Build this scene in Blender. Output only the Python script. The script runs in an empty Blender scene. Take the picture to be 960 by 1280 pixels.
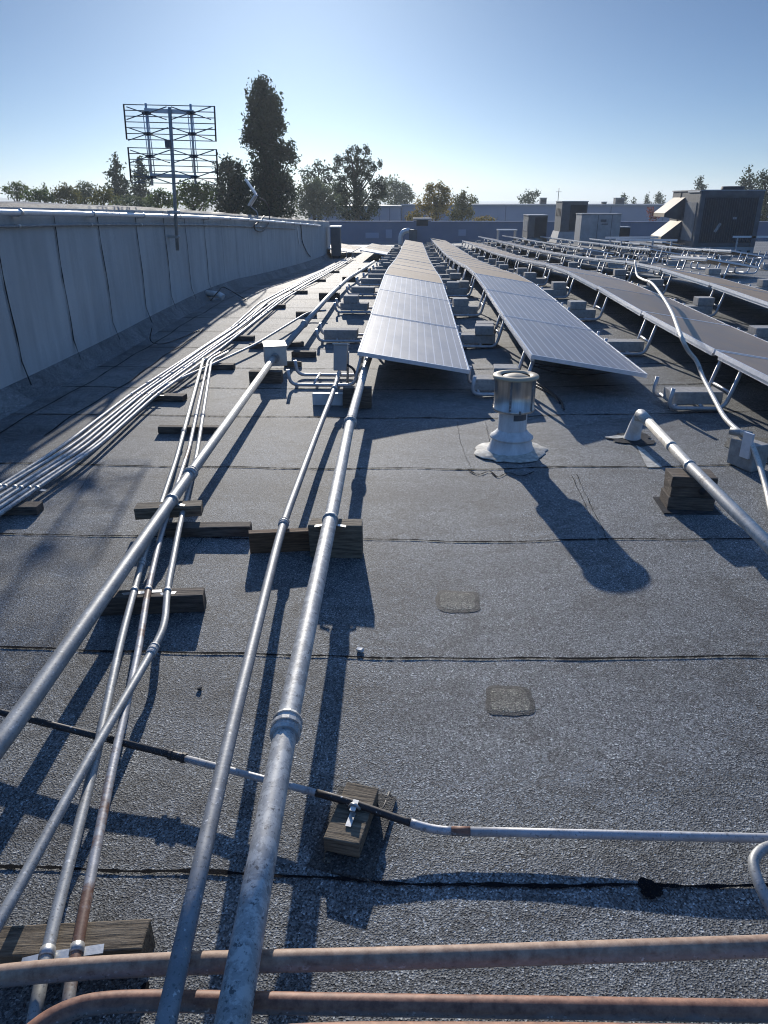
import bpy, bmesh, math, random
import numpy as np
from mathutils import Vector, Matrix
random.seed(7)
R = math.radians
S = bpy.context.scene
COL = S.collection

# ------------------------------------------------------------------ camera
FPX, PITCH, YAW, HC = 900.0, R(23.4), R(2.2), 1.6      # focal length in px of a 960x1280 picture
cam = bpy.data.cameras.new('camera'); co = bpy.data.objects.new('camera', cam); COL.objects.link(co)
co.location = (0, 0, HC); co.rotation_euler = (math.pi/2 - PITCH, 0, YAW)
cam.sensor_fit = 'VERTICAL'; cam.sensor_height = 36.0; cam.lens = 36.0*FPX/1280.0
cam.clip_start = 0.05; cam.clip_end = 12000
S.camera = co

# roof height field ---------------------------------------------------------
_YS = [-20, 0, 6, 8, 10, 12, 14, 16, 19, 25, 31, 38, 50, 60]
_GS = [0, 0, 0, .02, .065, .09, .06, -.03, -.16, -.38, -.53, -.70, -1.0, -1.25]
def _pchip(x):
    if x <= _YS[0]: return _GS[0]
    if x >= _YS[-1]: return _GS[-1]
    i = max(k for k in range(len(_YS)) if _YS[k] <= x)
    i = min(i, len(_YS)-2)
    def d(k):
        if k == 0 or k == len(_YS)-1: return 0 if k == 0 else -.025
        a = (_GS[k]-_GS[k-1])/(_YS[k]-_YS[k-1]); b = (_GS[k+1]-_GS[k])/(_YS[k+1]-_YS[k])
        return 0 if a*b <= 0 else 2*a*b/(a+b)
    h = _YS[i+1]-_YS[i]; t = (x-_YS[i])/h
    return ((2*t**3-3*t*t+1)*_GS[i] + (t**3-2*t*t+t)*h*d(i) + (-2*t**3+3*t*t)*_GS[i+1] + (t**3-t*t)*h*d(i+1))
def gx(x):
    t = max(0.0, min(6.5, x-.2)); s = .034*t
    return s*min(1, t/.8) - (.02*min(2.0, -x-.5) if x < -.5 else 0)*0
def ripple(x, y):
    w = max(0.0, min(1.0, (9-y)/3))*max(0.0, min(1.0, (x+3.0)/.6))
    return w*(.0035*math.sin(2.1*x+.6*math.sin(1.3*y)+.7)*math.sin(1.7*y+.4) + .008*math.sin(5.2*x-1.0*y+.8*math.sin(2.1*x))*max(.35, 1-abs(y-1.35)/.9) )
def g(x, y): return _pchip(y) + gx(x) + ripple(x, y)

def ray(u, v):
    a = (u-480)/FPX; b = -(v-640)/FPX
    F = math.cos(PITCH)+b*math.sin(PITCH); U = -math.sin(PITCH)+b*math.cos(PITCH)
    return Vector((a*math.cos(YAW)-F*math.sin(YAW), a*math.sin(YAW)+F*math.cos(YAW), U))
C0 = Vector((0, 0, HC))
def P(u, v, dz=0.0):
    """point at height dz above the roof that the photo shows at pixel u, v"""
    r = ray(u, v); t = (dz-HC)/r.z
    for _ in range(40):
        p = C0+r*t; tn = (g(p.x, p.y)+dz-HC)/r.z; t += .6*(tn-t)
    return C0+r*t
def PY(u, v, Y): r = ray(u, v); return C0+r*(Y/r.y)
def PX(u, v, X): r = ray(u, v); return C0+r*(X/r.x)

# ------------------------------------------------------------------ helpers
def tag(o, label=None, cat=None, group=None, kind=None):
    if label: o['label'] = label
    if cat: o['category'] = cat
    if group: o['group'] = group
    if kind: o['kind'] = kind
    return o
def empty(name, loc=(0, 0, 0), rz=0.0, **k):
    o = bpy.data.objects.new(name, None); COL.objects.link(o); o.location = loc; o.rotation_euler = (0, 0, rz)
    o.empty_display_size = .1
    return tag(o, **k)

class MB:
    def __init__(s): s.v = []; s.f = []; s.m = []; s.sm = []
    def add(s, vs, fs, mi=0, smooth=False):
        n = len(s.v); s.v += [tuple(x) for x in vs]; s.f += [tuple(i+n for i in f) for f in fs]
        s.m += [mi]*len(fs); s.sm += [smooth]*len(fs); return s
    def box(s, c, d, rz=0.0, mi=0, M=None, jit=0.0, taper=0.0):
        x, y, z = d[0]/2, d[1]/2, d[2]/2
        vs = []
        for sx, sy, sz in ((-1,-1,-1),(1,-1,-1),(1,1,-1),(-1,1,-1),(-1,-1,1),(1,-1,1),(1,1,1),(-1,1,1)):
            k = 1-taper if sz > 0 else 1
            p = Vector((sx*x*k, sy*y*k, sz*z))
            if jit: p += Vector((random.uniform(-jit, jit), random.uniform(-jit, jit), random.uniform(-jit, jit)*.5))
            if M: p = M@p
            elif rz: p = Matrix.Rotation(rz, 3, 'Z')@p
            vs.append(p+Vector(c))
        return s.add(vs, [(0,3,2,1),(4,5,6,7),(0,1,5,4),(1,2,6,5),(2,3,7,6),(3,0,4,7)], mi)
    def tube(s, pts, r, seg=10, mi=0, cap=True, smooth=True):
        pts = [Vector(p) for p in pts]; rs = r if isinstance(r, (list, tuple)) else [r]*len(pts)
        t0 = (pts[1]-pts[0]).normalized(); up = Vector((0, 0, 1)) if abs(t0.z) < .9 else Vector((1, 0, 0))
        n = t0.cross(up).normalized(); rings = []
        for i, p in enumerate(pts):
            a = pts[max(i-1, 0)]; b = pts[min(i+1, len(pts)-1)]; t = (b-a).normalized()
            n = (n-t*n.dot(t)).normalized(); bn = t.cross(n)
            rings.append([p+(n*math.cos(2*math.pi*k/seg)+bn*math.sin(2*math.pi*k/seg))*rs[i] for k in range(seg)])
        vs = [q for rg in rings for q in rg]; fs = []
        for i in range(len(pts)-1):
            for k in range(seg):
                k2 = (k+1) % seg
                fs.append((i*seg+k, i*seg+k2, (i+1)*seg+k2, (i+1)*seg+k))
        s.add(vs, fs, mi, smooth)
        if cap:
            n0 = len(s.v)-len(vs)
            s.f += [tuple(n0+k for k in range(seg))[::-1], tuple(n0+(len(pts)-1)*seg+k for k in range(seg))]; s.m += [mi]*2; s.sm += [False]*2
        return s
    def bar(s, a, b, w, h=None, mi=0):
        a, b = Vector(a), Vector(b); h = h or w; d = b-a; L = d.length; t = d/L
        up = Vector((0, 0, 1)) if abs(t.z) < .95 else Vector((0, 1, 0))
        x = t.cross(up).normalized(); z = x.cross(t)
        M = Matrix((x, t, z)).transposed()
        return s.box((a+b)/2, (w, L, h), M=M, mi=mi)
    def lathe(s, prof, c=(0, 0, 0), seg=32, mi=0, smooth=True):
        vs = []; fs = []
        for r, z in prof:
            for k in range(seg):
                a = 2*math.pi*k/seg; vs.append((c[0]+r*math.cos(a), c[1]+r*math.sin(a), c[2]+z))
        for i in range(len(prof)-1):
            for k in range(seg):
                k2 = (k+1) % seg; fs.append((i*seg+k, i*seg+k2, (i+1)*seg+k2, (i+1)*seg+k))
        return s.add(vs, fs, mi, smooth)
    def build(s, name, mats, parent=None, bevel=0.0, **k):
        me = bpy.data.meshes.new(name); me.from_pydata(s.v, [], s.f); me.update()
        for m in (mats if isinstance(mats, (list, tuple)) else [mats]): me.materials.append(m)
        me.polygons.foreach_set('material_index', s.m); me.polygons.foreach_set('use_smooth', s.sm)
        o = bpy.data.objects.new(name, me); COL.objects.link(o)
        if parent: o.parent = parent
        if bevel:
            b = o.modifiers.new('bevel', 'BEVEL'); b.width = bevel; b.segments = 2; b.limit_method = 'ANGLE'
        return tag(o, **k)

def fillet(pts, rad=.06, n=5):
    """round the corners of a polyline"""
    pts = [Vector(p) for p in pts]; out = [pts[0]]
    for i in range(1, len(pts)-1):
        a, b, c = pts[i-1], pts[i], pts[i+1]
        d1 = min(rad, (a-b).length*.45); d2 = min(rad, (c-b).length*.45)
        p = b+(a-b).normalized()*d1; q = b+(c-b).normalized()*d2
        for k in range(n+1):
            t = k/n; out.append(p*(1-t)**2+b*2*t*(1-t)+q*t*t)
    out.append(pts[-1]); return out
def spline(pts, n=6):
    pts = [Vector(p) for p in pts]; e = [pts[0]*2-pts[1]]+pts+[pts[-1]*2-pts[-2]]; out = []
    for i in range(1, len(e)-2):
        a, b, c, d = e[i-1:i+3]
        for k in range(n):
            t = k/n
            out.append(.5*((2*b)+(c-a)*t+(2*a-5*b+4*c-d)*t*t+(3*b-a-3*c+d)*t**3))
    out.append(pts[-1]); return out
def copy_tree(o, parent=None):
    c = o.copy(); COL.objects.link(c)
    if parent: c.parent = parent
    for ch in list(o.children): copy_tree(ch, c)
    return c
ORD = 'first second third fourth fifth sixth seventh eighth ninth tenth eleventh twelfth thirteenth fourteenth fifteenth sixteenth seventeenth eighteenth nineteenth twentieth twenty-first twenty-second twenty-third twenty-fourth twenty-fifth'.split()

# ------------------------------------------------------------------ materials
def newmat(name):
    m = bpy.data.materials.new(name); m.use_nodes = True; nt = m.node_tree
    return m, nt, nt.nodes['Principled BSDF']
def nd(nt, t, **k):
    n = nt.nodes.new(t)
    for a, b in k.items():
        if a in n.inputs.keys(): n.inputs[a].default_value = b
        else: setattr(n, a, b)
    return n
def ramp(nt, src, stops):
    r = nt.nodes.new('ShaderNodeValToRGB'); nt.links.new(src, r.inputs[0])
    el = r.color_ramp.elements
    while len(el) < len(stops): el.new(.5)
    for e, (p, c) in zip(el, stops): e.position = p; e.color = (*c, 1) if len(c) == 3 else c
    return r.outputs[0]
def mixc(nt, fac, a, b, mode='MIX'):
    m = nt.nodes.new('ShaderNodeMix'); m.data_type = 'RGBA'; m.blend_type = mode
    for i, x in ((0, fac), (6, a), (7, b)):
        if hasattr(x, 'is_linked'): nt.links.new(x, m.inputs[i])
        else: m.inputs[i].default_value = (*x, 1) if isinstance(x, tuple) and len(x) == 3 else x
    return m.outputs[2]
def noise(nt, scale, detail=4, rough=.55, vec=None, st=None):
    n = nd(nt, 'ShaderNodeTexNoise', Scale=scale, Detail=detail, Roughness=rough)
    tc = nt.nodes.new('ShaderNodeTexCoord'); src = tc.outputs['Object']
    if st:
        mp = nt.nodes.new('ShaderNodeMapping'); mp.inputs['Scale'].default_value = st; nt.links.new(src, mp.inputs[0]); src = mp.outputs[0]
    nt.links.new(src, n.inputs['Vector']); return n.outputs['Fac']
def bump(nt, bs, h, strength=.3, dist=.01):
    b = nd(nt, 'ShaderNodeBump', Strength=strength, Distance=dist); nt.links.new(h, b.inputs['Height']); nt.links.new(b.outputs[0], bs.inputs['Normal'])
def simple(name, col, rough=.6, metal=0.0, var=.25, nscale=9, bstr=.15, bscale=60, spec=.5, st=None, dark=None):
    m, nt, bs = newmat(name)
    lo = dark or tuple(c*(1-var) for c in col); hi = tuple(min(1, c*(1+var)) for c in col)
    f = noise(nt, nscale, 6, .65, st=st)
    nt.links.new(ramp(nt, f, [(.3, lo), (.7, hi)]), bs.inputs['Base Color'])
    bs.inputs['Roughness'].default_value = rough; bs.inputs['Metallic'].default_value = metal
    bs.inputs['Specular IOR Level'].default_value = spec
    if bstr: bump(nt, bs, noise(nt, bscale, 3, st=st), bstr, .004)
    return m

def granule_mat(name, base, stains=True, rough=.75):
    m, nt, bs = newmat(name)
    tc = nt.nodes.new('ShaderNodeTexCoord')
    vo = nd(nt, 'ShaderNodeTexVoronoi', Scale=235.0); nt.links.new(tc.outputs['Object'], vo.inputs['Vector'])
    fine = ramp(nt, vo.outputs['Color'], [(.14, tuple(c*.16 for c in base)), (.42, tuple(c*.72 for c in base)), (.62, tuple(c*1.12 for c in base)), (.82, tuple(c*1.75 for c in base)), (.95, tuple(min(1, c*3.6) for c in base))])
    col = fine
    big = noise(nt, .9, 5, .6, st=(.55, 1.6, 1)); mid = noise(nt, 6, 5, .7)
    sh = ramp(nt, big, [(.28, (.68, .67, .66)), (.5, (1, 1, 1)), (.72, (1.22, 1.2, 1.17))])
    col = mixc(nt, 1.0, col, sh, 'MULTIPLY')
    sh2 = ramp(nt, mid, [(.25, (.72, .72, .73)), (.5, (1, 1, 1)), (.8, (1.12, 1.11, 1.1))])
    col = mixc(nt, 1.0, col, sh2, 'MULTIPLY')
    band = noise(nt, 1.0, 3, .6, st=(.10, 1.05, 1)); sb = ramp(nt, band, [(.3, (.74, .74, .75)), (.48, (1, 1, 1)), (.7, (1.26, 1.25, 1.22))])
    col = mixc(nt, 1.0, col, sb, 'MULTIPLY')
    wv = noise(nt, .55, 7, .7, st=(.6, 1.5, 1)); wr = ramp(nt, wv, [(.60, (0, 0, 0)), (.72, (.55, .55, .55))]); col = mixc(nt, wr, col, tuple(c*1.75 for c in base))
    tl = ramp(nt, noise(nt, .8, 5, .62, st=(.8, 1.2, 1)), [(.46, (1, 1, 1)), (.49, (.80, .79, .78)), (.50, (.74, .73, .72)), (.505, (1.06, 1.06, 1.05)), (.56, (1, 1, 1))])
    col = mixc(nt, 1.0, col, tl, 'MULTIPLY')
    if stains:
        st = noise(nt, 2.3, 6, .75)
        sf = ramp(nt, st, [(.62, (0, 0, 0)), (.74, (1, 1, 1))])
        col = mixc(nt, sf, col, tuple(c*.55 for c in base))
        n2 = noise(nt, 28, 2, .5); wf = ramp(nt, n2, [(.76, (0, 0, 0)), (.79, (1, 1, 1))])
        col = mixc(nt, wf, col, (.42, .42, .4))
    nt.links.new(col, bs.inputs['Base Color'])
    bs.inputs['Roughness'].default_value = rough; bs.inputs['Specular IOR Level'].default_value = .45
    h = nt.nodes.new('ShaderNodeMath'); h.operation = 'ADD'
    nz = noise(nt, 150, 3, .6); nt.links.new(nz, h.inputs[0]); nt.links.new(vo.outputs['Distance'], h.inputs[1])
    bump(nt, bs, h.outputs[0], .5, .004)
    return m
M = {}
M['roof'] = granule_mat('cap_sheet', (.158, .166, .166))
def wall_mat():
    m, nt, bs = newmat('wall_sheet')
    c = ramp(nt, noise(nt, 1.0, 6, .65), [(.3, (.47, .475, .46)), (.7, (.58, .585, .56))])
    st = ramp(nt, noise(nt, 1.0, 7, .7, st=(3, 4.5, .35)), [(.40, (.86, .86, .86)), (.58, (1, 1, 1)), (.8, (1.06, 1.06, 1.05))]); c = mixc(nt, 1.0, c, st, 'MULTIPLY')
    sp = ramp(nt, noise(nt, 190, 2, .6), [(.3, (.72, .72, .72)), (.7, (1.22, 1.22, 1.22))]); c = mixc(nt, 1.0, c, sp, 'MULTIPLY')
    bl = ramp(nt, noise(nt, 4, 6, .75), [(.66, (0, 0, 0)), (.74, (.6, .6, .6))]); c = mixc(nt, bl, c, (.30, .30, .29))
    nt.links.new(c, bs.inputs['Base Color']); bs.inputs['Roughness'].default_value = .9; bs.inputs['Specular IOR Level'].default_value = .2
    h = nt.nodes.new('ShaderNodeMath'); h.operation = 'MULTIPLY_ADD'; nt.links.new(noise(nt, 1.4, 3, .5, st=(1, 3.2, .6)), h.inputs[0]); h.inputs[1].default_value = 12; nt.links.new(noise(nt, 170, 2), h.inputs[2])
    bump(nt, bs, h.outputs[0], .35, .004); return m
M['wallsheet'] = wall_mat()
M['tar'] = simple('bitumen', (.012, .012, .013), .95, var=.4, nscale=40, bstr=.4, bscale=80, spec=.05)
M['tarpatch'] = simple('old_mastic', (.065, .064, .064), .95, spec=.1, var=.5, nscale=30, bstr=.6, bscale=70)
M['gravelfill'] = granule_mat('patch_gravel', (.15, .144, .118), stains=True)
M['patchedge'] = granule_mat('patch_edge', (.05, .05, .047), stains=False)
def galv(name, col=(.37, .375, .36), rust=0.0, spots=True, rough=.5, metal=.25, toprust=False, mott=False, rustscale=(3, 3, 3), rcol=((.10, .045, .025), (.26, .14, .09))):
    m, nt, bs = newmat(name)
    f = noise(nt, 14, 6, .7); c = ramp(nt, f, [(.3, tuple(x*.72 for x in col)), (.55, col), (.75, tuple(x*1.3 for x in col))])
    if spots:
        n2 = noise(nt, 120, 3, .6); s = ramp(nt, n2, [(.58, (0, 0, 0)), (.66, (1, 1, 1))]); c = mixc(nt, s, c, tuple(x*.5 for x in col))
        n4 = noise(nt, 70, 3, .6); s = ramp(nt, n4, [(.63, (0, 0, 0)), (.7, (1, 1, 1))]); c = mixc(nt, s, c, (.62, .62, .6))
    if mott:
        n5 = noise(nt, 26, 6, .75); s = ramp(nt, n5, [(.48, (0, 0, 0)), (.56, (1, 1, 1))]); c = mixc(nt, s, c, (.55, .55, .52))
        n6 = noise(nt, 45, 4, .7); s = ramp(nt, n6, [(.60, (0, 0, 0)), (.66, (1, 1, 1))]); c = mixc(nt, s, c, (.13, .13, .13))
    rg = None
    if rust:
        n3 = noise(nt, 1.0, 7, .72, st=rustscale)
        rg = ramp(nt, n3, [(max(0, .62-rust*.5), (0, 0, 0)), (max(.01, .70-rust*.5), (1, 1, 1))])
        if toprust:
            ge = nt.nodes.new('ShaderNodeNewGeometry'); sz = nt.nodes.new('ShaderNodeSeparateXYZ'); nt.links.new(ge.outputs['Normal'], sz.inputs[0])
            ad = nt.nodes.new('ShaderNodeMath'); ad.operation = 'MULTIPLY_ADD'; nt.links.new(n3, ad.inputs[0]); ad.inputs[1].default_value = 2.2; nt.links.new(sz.outputs[2], ad.inputs[2])
            rg = ramp(nt, ad.outputs[0], [(.0, (0, 0, 0)), (1, (1, 1, 1))])
            mr = nt.nodes.new('ShaderNodeMapRange'); nt.links.new(ad.outputs[0], mr.inputs[0]); mr.inputs[1].default_value = 1.15; mr.inputs[2].default_value = 1.75; rg = mr.outputs[0]
        rc = ramp(nt, noise(nt, 40, 5, .7), [(.3, rcol[0]), (.7, rcol[1])])
        c = mixc(nt, rg, c, rc)
        iv = nt.nodes.new('ShaderNodeMath'); iv.operation = 'MULTIPLY_ADD'; nt.links.new(rg, iv.inputs[0]); iv.inputs[1].default_value = -metal; iv.inputs[2].default_value = metal
        nt.links.new(iv.outputs[0], bs.inputs['Metallic'])
    else: bs.inputs['Metallic'].default_value = metal
    nt.links.new(c, bs.inputs['Base Color']); bs.inputs['Roughness'].default_value = rough
    bump(nt, bs, noise(nt, 90, 3), .12, .003)
    return m
M['galv'] = galv('galvanised_steel')
M['galv_mott'] = galv('mottled_steel', (.40, .40, .385), metal=.2, rough=.55, mott=True)
M['galv_blue'] = galv('dull_conduit', (.28, .29, .295), rough=.55)
M['galv_dark'] = galv('dark_conduit', (.22, .22, .22), rough=.5)
M['rustpipe'] = galv('rusty_pipe', (.34, .31, .29), rust=.62, rustscale=(2.2, 5, 5), rcol=((.20, .11, .07), (.48, .34, .24)), rough=.65, toprust=True)
M['rustdark'] = galv('dark_rusty_pipe', (.24, .22, .21), rust=.66, rustscale=(2.0, 5, 5), rcol=((.13, .05, .03), (.40, .20, .12)), rough=.6, toprust=True)
M['rustlight'] = galv('partly_rusted_conduit', (.42, .42, .42), rust=.24, rustscale=(1.6, 2.5, 3))
M['blackpipe'] = galv('blackened_pipe', (.05, .042, .038), metal=.1, rough=.6)
M['rustline'] = galv('streaky_thin_pipe', (.5, .5, .5), rust=.08, rustscale=(4.2, 1.5, 1), rcol=((.03, .02, .016), (.12, .06, .04)))
M['cream'] = galv('painted_pipe', (.60, .57, .50), rust=.1, metal=.1, rough=.5, rcol=((.2, .17, .14), (.35, .3, .25)), rustscale=(9, 9, 9))
M['alu'] = simple('aluminium', (.62, .63, .64), .4, .45, .12, 20, .05)
M['alubright'] = simple('bright_aluminium', (.78, .78, .78), .38, .25, .1, 20, .05)
M['strut'] = simple('rack_tube', (.52, .52, .52), .45, .4, .2, 20, .1)
M['zinc'] = simple('zinc_strap', (.52, .52, .5), .4, .6, .3, 30, .1)
M['white'] = simple('white_paint', (.66, .66, .63), .6, 0, .15, 14, .15)
M['boxpaint'] = simple('box_paint', (.55, .54, .49), .5, 0, .15, 14, .1)
M['black'] = simple('black_plastic', (.02, .02, .022), .5, 0, .3)
M['cable'] = simple('black_cable', (.025, .025, .028), .55, 0, .3)
M['mastic'] = simple('white_mastic', (.56, .54, .47), .75, 0, .3, 25, .5, 50, dark=(.26, .24, .20))
M['concrete'] = simple('concrete', (.37, .355, .325), .9, 0, .3, 22, .5, 120)
M['hvac'] = simple('hvac_grey', (.11, .12, .13), .6, .1, .25, 3, .05)
M['hvac_light'] = simple('hvac_light_grey', (.36, .37, .37), .6, .1, .2, 3, .05)
M['hvac_dark'] = simple('coil_guard', (.035, .038, .045), .75, 0, .35, 2.5, .2, 90)
M['hoodpaint'] = simple('hood_paint', (.50, .40, .26), .6, 0, .12, 4, .1)
M['stucco'] = simple('parapet_paint', (.21, .235, .30), .85, 0, .08, .6, .2, 30)
M['stucco2'] = simple('far_building_paint', (.36, .39, .47), .85, 0, .06, .3, .1, 20)
M['ground'] = simple('far_ground', (.13, .13, .11), .95, 0, .4, .02, 0)
M['hill'] = simple('dry_hill', (.24, .23, .2), .95, 0, .2, .004, 0)
M['bark'] = simple('bark', (.07, .055, .042), .9, 0, .35, 6, .5, 30)
M['stainless'] = simple('flue_metal', (.55, .51, .46), .3, .85, .35, 4, .05, st=(7, 7, .5))
M['fluewhite'] = simple('flue_white_paint', (.68, .68, .66), .65, 0, .18, 12, .3, 60, st=(2, 2, .6))

def wood(name, lo, hi):
    m, nt, bs = newmat(name)
    a = noise(nt, 3.5, 8, .7, st=(2.2, 26, 26)); b = noise(nt, 2.0, 4, .6)
    c = ramp(nt, a, [(.32, tuple(x*.35 for x in lo)), (.46, lo), (.7, hi)])
    c = mixc(nt, .6, c, ramp(nt, b, [(.3, (.55, .53, .5)), (.7, (1.1, 1.08, 1.05))]), 'MULTIPLY')
    nt.links.new(c, bs.inputs['Base Color']); bs.inputs['Roughness'].default_value = .85
    bump(nt, bs, a, .9, .008); return m
M['wood'] = wood('weathered_wood', (.18, .14, .095), (.37, .31, .225))
M['woodbrown'] = wood('brown_wood', (.17, .095, .05), (.30, .19, .11))
M['wooddark'] = wood('dark_wood', (.11, .085, .065), (.26, .20, .15))

def glass_mat(name, cell, line, rough, dust, dustamt, wire=1.0):
    m, nt, bs = newmat(name)
    tc = nt.nodes.new('ShaderNodeTexCoord'); sp = nt.nodes.new('ShaderNodeSeparateXYZ'); nt.links.new(tc.outputs['Object'], sp.inputs[0])
    def mth(op, a, b=None, c=None):
        n = nt.nodes.new('ShaderNodeMath'); n.operation = op
        for i, x in enumerate((a, b, c)):
            if x is None: continue
            if hasattr(x, 'is_linked'): nt.links.new(x, n.inputs[i])
            else: n.inputs[i].default_value = x
        return n.outputs[0]
    def lines(sock, pitch, w, off=0.0):
        t = mth('MODULO', mth('ADD', sock, off+10*pitch), pitch); return mth('LESS_THAN', t, w)
    bus = lines(sp.outputs[0], .0785, .010, .02); gap = lines(sp.outputs[0], .157, .004); gapy = lines(sp.outputs[1], .157, .004)
    c = ramp(nt, noise(nt, 7, 5, .7), [(.3, tuple(x*.8 for x in cell)), (.7, tuple(x*1.2 for x in cell))])
    dn = noise(nt, 2.2, 7, .72, st=(1.6, .8, 1))
    df = ramp(nt, dn, [(.25, (dustamt*.55,)*3), (.75, (min(1, dustamt*1.35),)*3)])
    c = mixc(nt, df, c, dust)
    c = mixc(nt, mth('MULTIPLY', gap, .25*wire), c, tuple(x*.6 for x in line)); c = mixc(nt, mth('MULTIPLY', gapy, .12*wire), c, tuple(x*.6 for x in line))
    c = mixc(nt, mth('MULTIPLY', bus, .75*wire), c, line)
    nt.links.new(c, bs.inputs['Base Color'])
    rn = mth('MULTIPLY_ADD', dn, .25, rough-.1); nt.links.new(rn, bs.inputs['Roughness'])
    dr = ramp(nt, noise(nt, 9, 3, .6), [(.745, (0, 0, 0)), (.76, (.8, .8, .8))]); c = mixc(nt, dr, c, (.55, .54, .5))
    oi = nt.nodes.new('ShaderNodeObjectInfo'); rv = ramp(nt, oi.outputs['Random'], [(0, (.82, .83, .85)), (.5, (1, 1, 1)), (1, (1.16, 1.14, 1.1))]); c = mixc(nt, 1.0, c, rv, 'MULTIPLY')
    nt.links.new(c, bs.inputs['Base Color'])
    bs.inputs['Specular IOR Level'].default_value = .5 if wire == 1.0 else .3
    return m
M['glass'] = glass_mat('panel_glass', (.075, .09, .125), (.60, .61, .64), .44, (.40, .395, .395), .55)
M['glassbrown'] = glass_mat('panel_dusty', (.09, .085, .085), (.2, .18, .16), .75, (.36, .25, .155), .88, .3)
M['glassgrey'] = glass_mat('panel_greybrown', (.07, .07, .075), (.18, .17, .16), .46, (.37, .265, .17), .88, .25)

# ------------------------------------------------------------------ sky and sun
SUN_EL, SUN_AZ = R(16.0), R(-8.5)      # azimuth from +Y, negative towards -X
w = bpy.data.worlds.new('World'); S.world = w; w.use_nodes = True; nt = w.node_tree
sky = nt.nodes.new('ShaderNodeTexSky'); sky.sky_type = 'NISHITA'; sky.sun_disc = False
sky.sun_elevation = SUN_EL; sky.sun_rotation = SUN_AZ; sky.altitude = 10; sky.air_density = .55; sky.dust_density = .29; sky.ozone_density = 5.0
bg = nt.nodes['Background']
# added fill for shaded roof and wall: sky radiance boosted above 14 degrees
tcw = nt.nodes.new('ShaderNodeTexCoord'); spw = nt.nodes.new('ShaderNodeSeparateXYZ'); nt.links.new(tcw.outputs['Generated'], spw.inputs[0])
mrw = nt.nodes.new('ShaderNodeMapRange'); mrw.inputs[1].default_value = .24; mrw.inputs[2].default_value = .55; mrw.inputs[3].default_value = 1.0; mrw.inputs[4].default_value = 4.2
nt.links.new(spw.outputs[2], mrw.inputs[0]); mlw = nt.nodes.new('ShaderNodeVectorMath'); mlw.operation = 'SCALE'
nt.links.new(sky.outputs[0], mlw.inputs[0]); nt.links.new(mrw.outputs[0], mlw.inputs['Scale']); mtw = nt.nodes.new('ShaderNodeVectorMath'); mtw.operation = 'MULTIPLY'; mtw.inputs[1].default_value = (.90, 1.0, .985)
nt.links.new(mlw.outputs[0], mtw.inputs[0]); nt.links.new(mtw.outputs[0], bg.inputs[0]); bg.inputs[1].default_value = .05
sl = bpy.data.lights.new('sun', 'SUN'); sl.energy = 3.8; sl.angle = R(.53); sl.color = (1, .93, .83)
so = bpy.data.objects.new('sun', sl); COL.objects.link(so)
sd = Vector((math.sin(SUN_AZ)*math.cos(SUN_EL), math.cos(SUN_AZ)*math.cos(SUN_EL), math.sin(SUN_EL)))
so.rotation_euler = sd.to_track_quat('Z', 'Y').to_euler(); so.location = sd*60
S.view_settings.view_transform = 'Standard'; S.view_settings.look = 'None'; S.view_settings.exposure = .5; S.view_settings.gamma = 1
S.cycles.max_bounces = 6; S.cycles.use_denoising = True; S.cycles.filter_width = 1.1; S.cycles.volume_bounces = 0

# ------------------------------------------------------------------ setting: roof, ground, hills
def frange(a, b, d):
    n = int(round((b-a)/d)); return [a+(b-a)*i/n for i in range(n)]
xs = frange(-14, -4, 1)+frange(-4, -2.6, .35)+frange(-2.6, 3, .1)+frange(3, 8, .5)+frange(8, 44, 4)+[44]
ys = frange(-6, 0.4, .8)+frange(.4, 8, .1)+frange(8, 24, .4)+frange(24, 52.2, .9)+[52.2]
mb = MB(); nx = len(xs)
mb.add([(x, y, g(x, y)) for y in ys for x in xs],
       [(j*nx+i, j*nx+i+1, (j+1)*nx+i+1, (j+1)*nx+i) for j in range(len(ys)-1) for i in range(nx-1)], smooth=True)
roof = mb.build('roof', M['roof']); tag(roof, 'grey granulated roof sheet laid in wide overlapping rolls', 'roof', kind='structure')
mb = MB()
mb.add([(-14, -6, -5.5), (44, -6, -5.5), (44, 52.2, -5.5), (-14, 52.2, -5.5), (-14, -6, -1.3), (44, -6, -1.3), (44, 52.2, -1.3), (-14, 52.2, -1.3)],
       [(0,1,5,4),(1,2,6,5),(2,3,7,6),(3,0,4,7),(4,5,6,7)])
bb = mb.build('building_walls', M['stucco2'], roof)
# seams: black bitumen bleed along each lap, slightly wobbly, lying on the sheet
mb = MB()
def strip(pts, wfun, dz=.004):
    vs = []; fs = []
    for i, (x, y) in enumerate(pts):
        wv = wfun(x, y)
        dx, dy = (pts[min(i+1, len(pts)-1)][0]-pts[max(i-1, 0)][0], pts[min(i+1, len(pts)-1)][1]-pts[max(i-1, 0)][1]); L = math.hypot(dx, dy) or 1
        nx_, ny_ = -dy/L, dx/L
        vs += [(x-nx_*wv, y-ny_*wv, g(x-nx_*wv, y-ny_*wv)+dz), (x+nx_*wv, y+ny_*wv, g(x+nx_*wv, y+ny_*wv)+dz)]
    for i in range(len(pts)-1): fs.append((2*i, 2*i+1, 2*i+3, 2*i+2))
    mb.add(vs, fs)
seamY = [P(500, v).y for v in (1103, 823, 676, 586, 523, 488, 462)]
y = seamY[-1]
while y < 50: y += 1.02 + random.uniform(-.06, .06); seamY.append(y)
seamY.insert(0, seamY[0]-1.0)
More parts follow.
